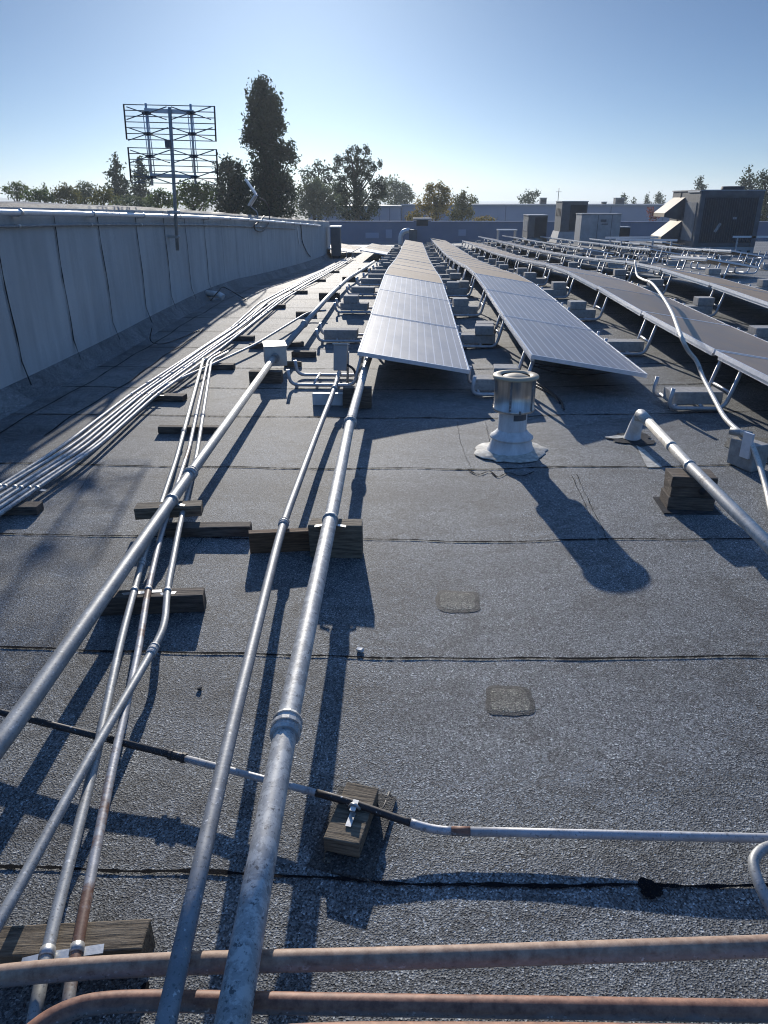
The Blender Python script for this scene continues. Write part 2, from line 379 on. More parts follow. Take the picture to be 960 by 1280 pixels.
for k, Y in enumerate(seamY):
    ph = random.uniform(0, 9); amp = .007 if Y < 8 else .012
    x0, x1, st = (-3.3, 9.0, .022) if Y < 9 else (-3.3, 22.0, .25)
    n = int((x1-x0)/st)
    skew = -.012
    def wob(x): return amp*(math.sin(2.3*x+ph)+.6*math.sin(6.1*x+ph*2)+.35*math.sin(17*x+ph))
    w0 = .0046 if Y < 3.5 else .006
    strip([(x0+st*i, Y+wob(x0+st*i)) for i in range(n+1)],
          lambda x, yy: w0*(.75+.55*max(0, math.sin(3.1*x+ph*3)*math.sin(11.3*x+ph)) + random.uniform(-.35, .75)))
# end laps and cracks running up the roof
for px in ([(165, 600), (118, 588), (100, 612), (60, 640)], [(720, 592), (735, 625), (752, 660), (763, 684)], [(714, 594), (729, 627), (745, 664)],
           [(255, 672), (232, 700), (222, 712)], [(572, 527), (575, 550), (588, 585)], [(607, 528), (612, 552), (617, 566)]):
    q = spline([P(*p) for p in px], 8); strip([(a.x+random.uniform(-.004, .004), a.y) for a in q], lambda x, yy: random.uniform(.0004, .0019), .005)
q = spline([P(*p) for p in [(585, 588), (598, 594), (612, 590), (622, 597), (635, 592), (652, 596), (668, 590)]], 6); strip([(a.x, a.y) for a in q], lambda x, yy: random.uniform(.002, .007), .006)
sm = mb.build('lap_seams', M['tar'], roof)

mb = MB(); n = 48
vs = [(0, 0, -5.5)]+[(9000*math.cos(2*math.pi*k/n), 9000*math.sin(2*math.pi*k/n), -5.5) for k in range(n)]
mb.add(vs, [(0, k+1, (k+1) % n+1) for k in range(n)])
tag(mb.build('ground', M['ground']), 'flat town ground far below the roof', 'ground', kind='structure')
mb = MB(); hv = []; hf = []
N = 40
for i in range(N+1):
    a = R(-70+i*1.2); d0 = 1500
    hgt = (15+10*abs(math.sin(i*.31+1))+3*math.sin(i*.83)+1.5*math.sin(i*2.1))*min(1, (N-i)/14)
    for j, (dd, hh) in enumerate(((0, -6), (120, .55*hgt), (300, hgt), (500, -6))):
        hv.append(((d0+dd)*math.sin(a), (d0+dd)*math.cos(a), hh if hh > -1 else -6))
for i in range(N):
    for j in range(3): hf.append((i*4+j, (i+1)*4+j, (i+1)*4+j+1, i*4+j+1))
mb.add(hv, hf, smooth=True); tag(mb.build('hills', M['hill']), 'low pale hills on the horizon at left', 'hills', kind='structure')

# ------------------------------------------------------------------ left wall block
WX = -3.42
root = empty('parapet_wall', (WX, 6, 0), label='long tall grey sheet-clad wall along the left side of the roof', cat='wall')
def wtop(y):
    t = [(-6, 1.66), (6.4, 1.58), (10.5, 1.50), (14.3, 1.38), (22, 1.12), (32, .80)]
    for (a, b), (c, d) in zip(t, t[1:]):
        if y <= c: return b+(d-b)*(y-a)/(c-a)
    return t[-1][1]
WY1 = 31.4
mb = MB(); yy = frange(-5, WY1, .4)+[WY1]; prof = []
for y in yy:
    z0 = g(-3.3, y); zt = wtop(y); j = .006*math.sin(5*y)+.004*math.sin(13*y)
    prof.append([(WX+.16+.0*j-WX, y-6, z0+.0), (.13-.0, y-6, z0+.02), (.008, y-6, z0+.16), (0, y-6, z0+.4), (j*.5, y-6, zt-.16), (-.01, y-6, zt-.03), (-.05, y-6, zt+.004+j), (-.55, y-6, zt+.03+j), (-4.6, y-6, zt-.25), (-4.6, y-6, z0-.4)])
k = len(prof[0])
mb.add([p for r_ in prof for p in r_], [(i*k+a, i*k+a+1, (i+1)*k+a+1, (i+1)*k+a) for i in range(len(yy)-1) for a in range(k-1)])
mb.m = [1 if f_ % (k-1) in (0, 1, 5, 6, 7) else 0 for f_ in range((len(yy)-1)*(k-1))]
e = (len(yy)-1)*k; mb.f += [tuple(range(k))[::-1], tuple(e+a for a in range(k))]; mb.m += [0, 0]; mb.sm += [False]*2
wl = mb.build('wall_cladding', [M['wallsheet'], M['roof']], root)
mb = MB()
wseam = [2.0, 3.1, 4.1, 5.05, 6.16, 7.24, 8.26, 9.41, 10.47, 11.43, 12.49]+[13.6+1.06*i for i in range(17)]
for y0 in wseam:
    L = []; ph = random.uniform(0, 6); lean = random.uniform(-.05, .02); far = y0 > 13
    for i in range(15):
        t = i/14; z = g(-3.3, y0)+.10+(wtop(y0)-.04-g(-3.3, y0)-.10)*t
        L.append(Vector((.010+(.05*(1-t*14/2) if t < .14 else 0), y0-6+lean*(1-t)+.012*math.sin(9*t+ph), z)))
    wv = .010 if not far else .004
    vs = []; fs = []
    for p in L:
        ww = wv*random.uniform(.5, 1.25); vs += [p+Vector((.001, -ww, 0)), p+Vector((.001, ww, 0))]
    for i in range(14): fs.append((2*i, 2*i+1, 2*i+3, 2*i+2))
    mb.add(vs, fs)
# base seam running along the foot of the wall, on the roof sheet
def flat_seam(xo, y0, y1, amp):
    vs = []; fs = []; n = int((y1-y0)/.1)
    for i in range(n+1):
        y = y0+(y1-y0)*i/n; x = xo+amp*math.sin(3*y)+amp*.6*math.sin(7.7*y); ww = random.uniform(.003, .008)
        vs += [(x-ww-WX, y-6, g(x, y)+.0045), (x+ww-WX, y-6, g(x, y)+.0045)]
    for i in range(n): fs.append((2*i, 2*i+1, 2*i+3, 2*i+2))
    mb.add(vs, fs)
flat_seam(-3.08, 3.0, 24, .012); flat_seam(-2.72, 5.0, 9.5, .015)
mb.build('cladding_seams', M['tar'], root)
# pale rub mark
a, b = PX(372, 283, WX+.012), PX(374, 306, WX+.012)
mb = MB(); mb.add([(.012, a.y-6-.12, a.z), (.012, a.y-6+.14, a.z-.05), (.012, b.y-6+.1, b.z), (.012, b.y-6-.05, b.z+.04)], [(0, 1, 2, 3)])
mb.build('paint_mark', M['white'], root)

def wall_pipe(name, pix, off, r, mat, label, cat, straps=True):
    pts = [PX(u, v, WX+off) for u, v in pix]
    o = MB().tube(spline(pts, 6), r, 10).build(name, mat); tag(o, label, cat)
    if straps:
        y = pts[0].y+.3
        while y < pts[-1].y-.2:
            i = max(k for k in range(len(pts)-1) if pts[k].y <= y); t = (y-pts[i].y)/(pts[i+1].y-pts[i].y); z = pts[i].z+(pts[i+1].z-pts[i].z)*t
            m2 = MB(); m2.box((WX+off/2, y, z), (off, .03, r*2.6)); m2.tube([(WX+off, y-.02, z), (WX+off, y+.02, z)], r*1.25, 10); y += 1.5
            m2.build('strap', M['zinc'], o)
    return o
wall_pipe('wall_conduit', [(-160, 262), (0, 265), (100, 267), (200, 270), (285, 273), (340, 277), (400, 282)], .07, .026, M['alubright'], 'bright metal pipe strapped near the top of the left wall', 'pipe')
wall_pipe('wall_conduit', [(-160, 282), (0, 283), (100, 281), (200, 281), (285, 282), (370, 286)], .03, .013, M['galv_blue'], 'thin dull conduit running lower along the left wall', 'pipe')

# cabinet at the far end of the wall
pc = PX(418, 325, -2.95); cy = 30.9; 
root = empty('wall_cabinet', (-3.05, 30.2, g(-3, 30.2)), label='slim grey cabinet with pale lid at far end of left wall', cat='cabinet')
MB().box((0, 0, .62), (.36, .5, 1.05)).build('body', M['hvac'], root, bevel=.01)
MB().box((0, 0, 1.17), (.44, .58, .05)).build('lid', M['white'], root)
MB().box((0, 0, .05), (.3, .42, .1)).build('plinth', M['hvac_dark'], root)

# flood light on a bracket above the wall with a cable loop
pb = PX(322, 268, WX-.05); Yf = pb.y
root = empty('wall_light', pb, label='small flat flood light on thin bracket above the left wall', cat='light')
a, b = PY(307, 224, Yf), PY(320, 243, Yf); c, d = PY(320, 244, Yf-.1), PY(312, 257, Yf)
MB().bar(b-pb, a-pb, .2, .03).build('lamp_head', M['alu'], root)
MB().tube(fillet([(0, 0, -.25), (0, 0, .05), d-pb, c-pb+Vector((.02, 0, 0)), b-pb], .05), .014, 8).build('bracket', M['galv'], root)
MB().bar(c-pb, d-pb, .12, .03).build('driver_box', M['alu'], root)
lp = [PX(u, v, WX+.06) for u, v in [(322, 246), (332, 252), (337, 265), (335, 280), (328, 289), (320, 288), (318, 282), (324, 277), (330, 270)]]
tag(MB().tube(spline(lp, 6), .014, 8).build('cable_loop', M['cable']), 'black cable loop hanging from the flood light on left wall', 'cable')
lp = [PX(u, v, WX+.03) for u, v in [(376, 281), (377, 292), (378, 302), (383, 314), (388, 321)]]
tag(MB().tube(spline(lp, 5), .014, 8).build('wall_cable', M['cable']), 'dark cable running down the left wall beside pale paint mark', 'cable')
# drain stub and looped wire at the wall foot
p = P(276, 372, .08)
root = empty('drain_stub', P(276, 376), label='short pale drain stub at the foot of the left wall', cat='drain')
MB().tube([(-.22, 0, .12), (.0, -.05, .10), (.06, -.07, .06)], [.05, .05, .055], 12).build('stub', M['fluewhite'], root)
MB().tube(spline([(-.1, -.25, .03), (.0, -.1, .16), (.05, .1, .2), (.3, .15, .05), (.45, -.05, .02)], 6), .008, 6).build('wire', M['cable'], root)
q = spline([P(190, 410, .25), P(188, 425, .08), P(200, 430, .02), P(222, 424, .015), P(250, 412, .012)], 6)
tag(MB().tube(q, .006, 6).build('loose_wire', M['cable']), 'loose thin wire curling off the foot of the left wall', 'wire')

# ------------------------------------------------------------------ antenna
pm = PX(221, 300, WX+.12); Ya = pm.y
root = empty('tv_antenna', pm, label='large bow-tie television antenna with grid reflectors on a mast by left wall', cat='antenna')
def A(u, v, dy=0.0): return PY(u, v, Ya+dy)-pm
mb = MB(); mb.tube([A(222, 313), A(212, 134)], .024, 12); mb.build('mast', M['galv'], root)
for v in (265, 296):
    mb = MB(); mb.box(A(221 if v < 280 else 222, v)+Vector((-.06, 0, 0)), (.13, .05, .035)); mb.tube([A(217, v)+Vector((-.06, 0, 0)), A(225, v)+Vector((.0, 0, 0))], .02, 8)
    mb.build('mast_bracket', M['zinc'], root)
MB().bar(A(181, 138, .03), A(242, 140.5, .03), .05, .05).build('cross_bar', M['alu'], root)
MB().bar(A(188, 218.5, .03), A(246, 221, .03), .05, .04).build('cross_bar', M['alu'], root)
for (ua, va, ub, vb) in ((182, 129, 190.5, 232), (238, 130, 244.5, 230)):
    MB().tube([A(ua, va, .06), A(ub, vb, .06)], .016, 8).build('upright', M['alu'], root)
    mb = MB()
    for o_ in (-3, 3): mb.tube([A(ua+o_, va+14, -.12), A(ub+o_, vb-14, -.12)], .006, 6)
    mb.build('feed_line', M['alu'], root)
# four reflector grids
for ti, (vt, vb, ul, ur) in enumerate(((130.5, 174, 154.5, 268), (184.5, 228, 160, 270.5))):
    mb = MB(); n = 7
    for i in range(n):
        t = i/(n-1); sl_ = 2.5
        mb.tube([A(ul+(vb-vt)*t*.09, vt+(vb-vt)*t, .06), A(ur-.5+(vb-vt)*t*.04, vt+sl_+(vb-vt)*t, .06)], .0062, 6)
    gr = mb.build('reflector_grid', M['galv_dark'], root)
    MB().tube([A(ul, vt-.5, .06), A(ul+4, vb+.5, .06)], .011, 6).build('end_bar', M['black'], gr); MB().tube([A(ur, vt+2, .06), A(ur+2, vb+3, .06)], .011, 6).build('end_bar', M['black'], gr)
    for ci in range(2):
        for bi in range(2):
            v0 = vt+11+bi*26; u0 = (182+(v0-129)*.083) if ci == 0 else (238+(v0-130)*.066)
            mb = MB()
            for su in (-1, 1):
                for sv in (-1, 1): mb.tube([A(u0+su*1.5, v0, -.13), A(u0+su*25, v0+sv*8, -.2)], .007, 6)
            be = mb.build('bow_tie_element', M['galv_dark'], root)
            MB().box(A(u0, v0, -.08), (.09, .1, .035)).build('insulator', M['black'], be)
MB().box(A(210, 180, -.06), (.06, .08, .09)).build('balun', M['hvac'], root)

# ------------------------------------------------------------------ wood blocks
def block(u, v, d, deg=0, mat='wood', label='', jit=.004, z0=0.0, cat='wood block', name='wood_block', group='wood blocks carrying the pipes'):
    """centre of the block's footprint at pixel u,v"""
    p = P(u, v); o = MB().box((0, 0, d[2]/2), d, jit=jit).build(name, M[mat], bevel=.004)
    o.location = (p.x, p.y, g(p.x, p.y)+z0+.002); o.rotation_euler = (0, 0, R(deg)); tag(o, label, cat, group); return o
block(262, 668, (.44, .075, .055), 4, 'wooddark', 'long dark wood block on the roof below the shorter block under the thick diagonal conduit')
o = block(214, 657, (.34, .085, .062), 9, 'wood', 'short weathered block on top of another, carrying the thick diagonal conduit', z0=.06)
block(355, 688, (.335, .05, .108), 9, 'woodbrown', 'reddish brown board on edge under the slim middle conduit')
block(421, 693, (.255, .09, .172), -1, 'wood', 'tall weathered block under the mottled thick conduit, beside the brown board')
block(193, 762, (.43, .075, .078), 6, 'wooddark', 'dark weathered block under the three thin conduits, nearer than the stacked pair')
block(238, 541, (.47, .06, .05), 1, 'wooddark', 'long dark strip of wood under three thin conduits, farther than the stacked pair')
block(66, 1206, (.44, .075, .085), 5, 'wood', 'cracked grey block carrying two strapped thin conduits in the lower left corner')
block(18, 641, (.30, .09, .05), 3, 'wooddark', 'dark flat block under the conduit bundle at left frame edge')
EB = [(207, 500, .26, 'second wood block from near end under the left conduit bundle'), (275, 461, .2, 'third wood block from near end under the left conduit bundle'),
      (303, 425, .2, 'fourth wood block from near end under the left conduit bundle'), (343, 385, .24, 'fifth wood block from near end under the left conduit bundle'),
      (372, 367, .26, 'sixth wood block from near end under the left conduit bundle'), (396, 352, .3, 'seventh wood block from near end under the left conduit bundle'), (414, 341, .35, 'farthest wood block under the left conduit bundle, close to the wall end')]
for u, v, L, lab in EB: block(u, v, (L+.1, .1, .05), random.uniform(-6, 6), 'wooddark', lab)
block(325, 435, (.24, .09, .05), 5, 'wooddark', 'dark block under the branch conduit left of the pale junction box')
block(333, 478, (.31, .10, .11), -1, 'wooddark', 'dark block under the thick conduit just in front of the pale junction box')
block(369, 433, (.2, .07, .05), 14, 'wooddark', 'small tilted dark block right behind the pale junction box')
block(380, 446, (.27, .08, .06), -2, 'wooddark', 'dark block on the roof right of the pale junction box')
block(366, 458, (.18, .05, .05), 0, 'wood', 'small pale block leaning low beside the pale junction box')
block(447, 509, (.24, .09, .172), 0, 'wooddark', 'tall dark block under the mottled conduit where it meets the first solar panel')
block(383, 395, (.3, .1, .06), 4, 'wooddark', 'dark block under the branch conduit where it meets the thick conduit')
block(412, 374, (.34, .1, .10), 0, 'wooddark', 'dark block under the thick conduit beside the first row of panels, nearest of three')
block(438, 352, (.36, .1, .10), 0, 'wooddark', 'dark block under the thick conduit beside the first row of panels, middle of three')
block(456, 340, (.36, .1, .10), 0, 'wooddark', 'dark block under the thick conduit beside the first row of panels, farthest of three')
o = block(410, 506, (.26, .05, .10), -1, 'white', 'white painted strut block under the slim middle conduit by its junction box', name='strut_block')
# block with membrane pad under the thin cross pipe
p = P(441, 1034); rz = R(-12)
root = empty('pipe_support', (p.x, p.y, g(p.x, p.y)), rz, label='grey grooved wood block on a roofing pad holding the thin cross pipe', cat='wood block', group='wood blocks carrying the pipes')
MB().box((0, 0, .0325), (.205, .098, .05), rz=math.pi/2, jit=.002).build('block', M['wood'], root, bevel=.003)
bpy.data.objects[root.children[0].name].rotation_euler = (0, 0, 0)
MB().box((.008, -.012, .004), (.17, .29, .005), jit=.004).build('pad', M['patchedge'], root)
mb = MB(); mb.box((.004, .005, .076), (.016, .04, .003)); mb.box((.004, -.03, .0605), (.016, .05, .003)); mb.tube([(-.012, .005, .066), (-.004, .005, .08), (.008, .005, .081), (.02, .005, .066)], .004, 6)
mb.build('strap', M['zinc'], root)
# stacked block under the cream pipe
p = P(857, 632)
root = empty('pipe_support', (p.x, p.y, g(p.x, p.y)), R(-3), label='stack of dark planks with a knot under the cream pipe at right', cat='wood block', group='wood blocks carrying the pipes')
mb = MB(); mb.box((.0, 0, .04), (.245, .15, .07), jit=.003); mb.build('plank', M['wooddark'], root, bevel=.004)
mb = MB(); mb.box((.004, .004, .107), (.235, .145, .06), jit=.003); mb.build('plank', M['wooddark'], root, bevel=.004)
mb = MB(); mb.box((.0, .0, .166), (.24, .15, .055), jit=.003); mb.build('plank', M['wooddark'], root, bevel=.004)
mb = MB(); mb.lathe([(.0, .004), (.018, .003), (.021, 0)], seg=14); kn = mb.build('knot', M['black'], root); kn.location = (.05, -.0775, .118); kn.rotation_euler = (math.pi/2, 0, 0)
MB().box((.0, -.01, .0025), (.30, .23, .005), jit=.004).build('pad', M['tarpatch'], root)

# ------------------------------------------------------------------ pipes and conduits
def pipe(name, pts, r, mat, label, couplings=(), straps=(), group='metal conduits on the roof', cat='pipe', fil=.08, seg=12):
    """couplings, straps: fractions along the pipe, or points"""
    pts = fillet([Vector(p) for p in pts], fil) if fil else [Vector(p) for p in pts]
    o = MB().tube(pts, r, seg).build(name, M[mat]); tag(o, label, cat, group)
    acc = [0.0]
    for a, b in zip(pts, pts[1:]): acc.append(acc[-1]+(b-a).length)
    def near(q):
        q = Vector(q); best = None
        for i in range(len(pts)-1):
            d = pts[i+1]-pts[i]; t = max(0, min(1, (q-pts[i]).dot(d)/d.length_squared)); c = pts[i]+d*t
            if best is None or (c-q).length < best[0]: best = ((c-q).length, c, d.normalized())
        return best[1], best[2]
    for q in couplings:
        c, d = near(q); m2 = MB(); L = max(.028, r*1.1)
        m2.tube([c-d*L, c-d*L*.7, c-d*L*.68, c-d*L*.2, c-d*L*.18, c+d*L*.18, c+d*L*.2, c+d*L*.68, c+d*L*.7, c+d*L], [r*1.22, r*1.32, r*1.2, r*1.2, r*1.34, r*1.34, r*1.2, r*1.2, r*1.32, r*1.22], 14, smooth=False)
        m2.build('coupling', M['galv_mott'], o)
    for q in straps:
        c, d = near(q); m2 = MB(); sx = d.cross(Vector((0, 0, 1))).normalized(); up = sx.cross(d)
        m2.tube([c-d*.011, c+d*.011], r*1.16, 12)
        for s_ in (-1, 1): m2.bar(c+sx*s_*(r*1.02)-up*r*.75, c+sx*s_*(r+.04)-up*r*.95, .022, .003)
        m2.build('strap', M['zinc'], o)
    return o
# A: the thick diagonal conduit
zA = .152
pA = [P(-130, 1090, zA), P(0, 930, zA), P(238, 592, zA), P(342, 448, zA+.015)]
pipe('conduit', pA, .031, 'galv', 'thick grey conduit running diagonally to the pale junction box', [P(238, 592, zA)], [P(215, 625, zA)], fil=.2)
pA2 = [P(352, 437, .18), P(412, 369, .16), P(437, 347, .15), P(455, 336, .15), P(468, 327, .15)]
pipe('conduit', pA2, .034, 'galv', 'thick conduit climbing from the pale junction box along the first row', [P(380, 405, .17), P(425, 357, .155)], [], fil=.8)
# junction box
a = P(346, 467); root = empty('junction_box', (a.x, a.y, g(a.x, a.y)), R(14), label='pale square junction box on the thick diagonal conduit', cat='junction box')
MB().box((0, .12, .175), (.215, .30, .19)).build('body', M['boxpaint'], root, bevel=.006)
MB().box((0, .12, .275), (.225, .31, .008)).build('lid', M['boxpaint'], root)
mb = MB(); mb.tube([(-.01, -.04, .17), (-.012, -.075, .165)], .045, 14); mb.build('hub', M['galv'], root)
# B: slim middle conduit
pB = [P(196, 1330, .22), P(280, 950, .20), P(352, 660, .13), P(395, 545, .125), P(416, 492, .14), P(424, 466, .2)]
pipe('conduit', pB, .0205, 'galv_blue', 'slim middle conduit ending at the small upright junction box', [P(359, 655, .13), P(417, 488, .14)], fil=.3)
a = P(424, 483); root = empty('junction_box', (a.x, a.y, g(a.x, a.y)), R(-4), label='small upright junction box beside the near corner of the first solar panel', cat='junction box')
Mx = Matrix.Rotation(R(-12), 3, 'X')
MB().box((.01, .08, .25), (.125, .1, .235), M=Mx).build('body', M['hvac_light'], root, bevel=.006)
MB().box((.01, .10, .375), (.14, .12, .012), M=Mx).build('lid', M['white'], root)
MB().tube(spline([(.05, .06, .2), (.14, 0, .16), (.2, -.06, .04), (.22, .02, .02)], 5), .012, 8).build('flexible_lead', M['cable'], root)
MB().tube([(.06, .12, 0), (.07, .12, .3)], .012, 8).build('post', M['strut'], root)
# C: thick mottled conduit under the first row
pC = [P(281, 1330, .205), P(357, 910, .208), P(415, 640, .208), P(437, 530, .205), P(457, 458, .2), P(470, 424, .17)]
pipe('conduit', pC, .034, 'galv_mott', 'thick mottled conduit running under the first solar panel', [P(357, 910, .208), P(437, 528, .205)], [P(414, 650, .208)], fil=.4)
# D: three thin ones
zD = .092
pD1 = [P(36, 1310, .1), P(57, 1195, .1), P(117, 960, zD), P(150, 805, zD), P(178, 700, zD), P(220, 575, .075), P(254, 449, .068)]
pD2 = [P(74, 1320, .1), P(95, 1190, .1), P(140, 960, zD), P(172, 820, zD), P(185, 737, zD), P(202, 665, zD), P(236, 562, .075), P(260, 450, .068), P(275, 441, .07)]
pD3 = [P(-60, 1245, zD+.05), P(0, 1152, zD+.05), P(100, 968, zD+.04), P(190, 815, zD), P(206, 783, zD), P(209, 737, zD), P(225, 655, zD), P(246, 568, .075), P(264, 451, .068), P(285, 440, .07)]
pipe('thin_conduit', pD1, .0145, 'galv', 'leftmost of the three thin conduits passing beneath the thick diagonal one', [P(230, 540, .075), P(177, 704, zD)], [P(57, 1192, .1), P(170, 738, zD)], fil=.15)
pipe('thin_conduit', pD2, .0135, 'rustlight', 'middle of three thin conduits under the diagonal one, rusty at its near end', [P(244, 520, .075)], [P(95, 1187, .1), P(186, 737, zD)], fil=.15)
pipe('thin_conduit', pD3, .0145, 'galv', 'rightmost of three thin conduits, kinked and crossing over the other two', [P(191, 813, zD), P(252, 520, .075)], [P(209, 739, zD)], fil=.12)
# E: bundle along the wall
base = [(-100, 690), (20, 612), (100, 561), (180, 494), (262, 436), (300, 410), (340, 377), (385, 351), (420, 333), (437, 323)]
bw = [P(u, v, .06) for u, v in base]
names = ['first', 'second', 'third', 'fourth', 'fifth', 'sixth']
for i in range(6):
    off = (i-2.5)*.045; pts = []
    for k, p in enumerate(bw):
        sp_ = (1.0, 1.0, 1.05, 1.0, 1.05, .95, 1.25, 1.15, 1.2, 1.1)[k]; jit = (.02 if k > 3 else .008)*math.sin(i*2.7+k*1.9)
        pts.append(Vector((p.x+off*sp_+jit, p.y+(.1*(i-2.5) if k == 6 else 0), g(p.x+off*sp_+jit, p.y)+.066+.004*math.sin(i+k))))
    e_ = pts[-1]; pts.append(e_+Vector((.05*(i % 3), .4, .0))); 
    if i % 2 == 0: pts.append(pts[-1]+Vector((0, .06, .22)))
    pipe('thin_conduit', pts, .0135, 'galv_mott', f'{names[i]} from the wall of six parallel conduits in the bundle along left wall', [pts[3].lerp(pts[4], .2+.1*i), pts[5].lerp(pts[6], .1*i)], [pts[1].lerp(pts[2], .02), pts[3]], group='conduit bundle along the left wall', fil=.25, seg=8)
pE7 = [P(204, 484, .06), P(217, 477, .065), P(262, 457, .065), P(320, 430, .07), P(384, 391, .085), P(396, 389, .1), P(408, 388, .11)]
pipe('thin_conduit', pE7, .014, 'galv_mott', 'single branch conduit crossing from the bundle to the thick conduit', [P(222, 475, .065)], fil=.2, seg=8)
# F: thin cross pipe
pF = [P(-120, 858, .066), P(0, 890, .066), P(220, 945, .066), P(330, 974, .066), P(440, 1003, .066), P(510, 1028, .05), P(545, 1038, .042), P(700, 1042, .042), P(1010, 1049, .042)]
mb = MB()
def sub(a, b): return [p for p in (P(u, v, z) for u, v, z in a)]
mb.tube([P(-120, 858, .066), P(0, 890, .066), P(216, 944, .066)], .0108, 12, 1)
mb.tube([P(216, 944, .066), P(330, 974, .066), P(395, 991, .066)], .0105, 12, 0)
fq = fillet([P(395, 991, .066), P(440, 1003, .066), P(510, 1028, .05), P(545, 1038, .042), P(588, 1039.3, .042)], .14, 6)
k_ = max(2, min(range(len(fq)), key=lambda i: (fq[i]-P(512, 1028, .05)).length))
mb.tube(fq[:k_+1], .0107, 12, 1); mb.tube(fq[k_:-1], .0120, 12, 0); mb.tube(fq[-2:], .0128, 12, 2)
mb.tube([P(588, 1039.3, .042), P(700, 1042, .042), P(1010, 1049, .042), P(1010, 1049, .042)+Vector((2.4, -.04, .03))], .0125, 12, 0)
o = mb.build('cross_pipe', [M['rustline'], M['blackpipe'], M['rustdark']]); tag(o, 'thin pipe with blackened left part crossing the roof from left to right', 'pipe', 'pipes crossing in front')
c_ = P(222, 945.5, .066); d_ = (P(330, 974, .066)-P(0, 890, .066)).normalized()
MB().tube([c_-d_*.028, c_-d_*.018, c_-d_*.016, c_+d_*.016, c_+d_*.018, c_+d_*.028], [.0145, .0165, .0135, .0135, .0165, .0145], 12, smooth=False).build('coupling', M['blackpipe'], o)
# G: near pipes
zG = .146
pG1 = [P(-130, 1240, zG), P(0, 1219, zG), P(110, 1210, zG), P(250, 1203, zG), P(500, 1198, zG), P(1100, 1178, zG), P(1100, 1178, zG)+Vector((2.6, .05, 0))]
pipe('cross_pipe', pG1, .0215, 'rustpipe', 'upper of two rusty pipes crossing the bottom of the view', fil=.25, group='pipes crossing in front')
pG2 = [P(-60, 1400, .142), P(38, 1288, .142), P(95, 1257, .142), P(165, 1250, .142), P(400, 1255, .142), P(1100, 1266, .142), P(1100, 1266, .142)+Vector((2.6, .02, 0))]
pipe('cross_pipe', pG2, .0195, 'rustdark', 'lower bent rusty pipe at the bottom edge of the view', fil=.12, group='pipes crossing in front')
pG3 = [P(150, 1310, .06), P(400, 1291, .06), P(700, 1292, .06), P(1100, 1298, .06), P(1100, 1298, .06)+Vector((2.6, 0, 0))]
pipe('cross_pipe', pG3, .0195, 'rustdark', 'lowest dark pipe barely showing under the two rusty pipes', fil=.12, group='pipes crossing in front')
# bent pipe at the right edge
pI = [P(1010, 1045, .08)+Vector((.5, .05, -.05)), P(1010, 1045, .08), P(965, 1057, .11), P(948, 1066, .12), P(942, 1082, .12), P(952, 1112, .11), P(975, 1160, .08), P(985, 1195, .03), P(1000, 1230, .012)]
pipe('bent_pipe', spline(pI, 5), .013, 'galv', 'hooked grey pipe end at the lower right edge', fil=0, group='pipes crossing in front')
# H: cream pipe with riser
pr = P(790, 549)
root = empty('vent_riser', pr, label='cream pipe elbowing out of a white riser at right of the metal vent', cat='pipe')
zH = .245; top = PY(799, 514, pr.y)-pr; e1 = P(858, 578, zH)-pr; e2 = P(1010, 731, zH)-pr; e2 = e1+(e2-e1)*2.1; top.z = zH-g(pr.x, pr.y)+.0
h0 = P(800, 516, zH)-pr
MB().tube([(0, 0, 0), (0, 0, .02), (h0.x*.5, h0.y*.5, .14), (h0.x, h0.y, zH-.03)], [.062, .055, .043, .038], 16).build('riser', M['fluewhite'], root)
MB().tube(fillet([h0+Vector((0, 0, -.05)), h0, h0+(e1-h0)*.22], .05), .034, 14).build('elbow', M['cream'], root)
d_ = (e2-h0); MB().tube([h0+(e1-h0)*.1, e1, e2], .0285, 14).build('pipe', M['cream'], root)
for q in (e1+(e1-h0)*-.28,):
    dd = d_.normalized(); MB().tube([q-dd*.03, q+dd*.03], .0305, 14).build('coupling', M['cream'], root)
c_ = e1+(e2-e1)*.02; dd = d_.normalized(); sx = dd.cross(Vector((0, 0, 1))).normalized()
mb = MB(); mb.tube([c_-dd*.012, c_+dd*.012], .0325, 14); mb.bar(c_-sx*.032-Vector((0, 0, .02)), c_-sx*.075-Vector((0, 0, .045)), .024, .004); mb.build('strap', M['zinc'], root)
def splat(cx, cy, rx, ry, n, jit, dz, ox, oy):
    vs = [(cx, cy, g(cx+ox, cy+oy)-g(ox, oy)+dz)]
    for k in range(n):
        a = 2*math.pi*k/n; r_ = 1+jit*(.6*math.sin(2*a+cx*50+ox*7)+.5*math.sin(3*a+ox*3)+.35*math.sin(7*a+oy*5)+.25*math.sin(11*a))+random.uniform(-jit, jit)*.15; x = cx+rx*r_*math.cos(a); y = cy+ry*r_*math.sin(a); vs.append((x, y, g(x+ox, y+oy)-g(ox, oy)+dz))
    return vs, [(0, k+1, (k+1) % n+1) for k in range(n)]
mb = MB(); mb.add(*splat(0, 0, .17, .13, 26, .3, .007, pr.x, pr.y)); mb.build('flashing', M['tarpatch'], root)
mb = MB(); mb.add(*splat(-.05, .02, .10, .05, 22, .35, .010, pr.x, pr.y)); mb.build('sealant', M['mastic'], root)
a, b, c, d = (P(u, v, .006)-pr for u, v in [(795, 556), (806, 562), (828, 584), (809, 584)]); mb = MB(); mb.add([a, d, c, b], [(0, 1, 2, 3)]); mb.build('paint_smear', M['mastic'], root)

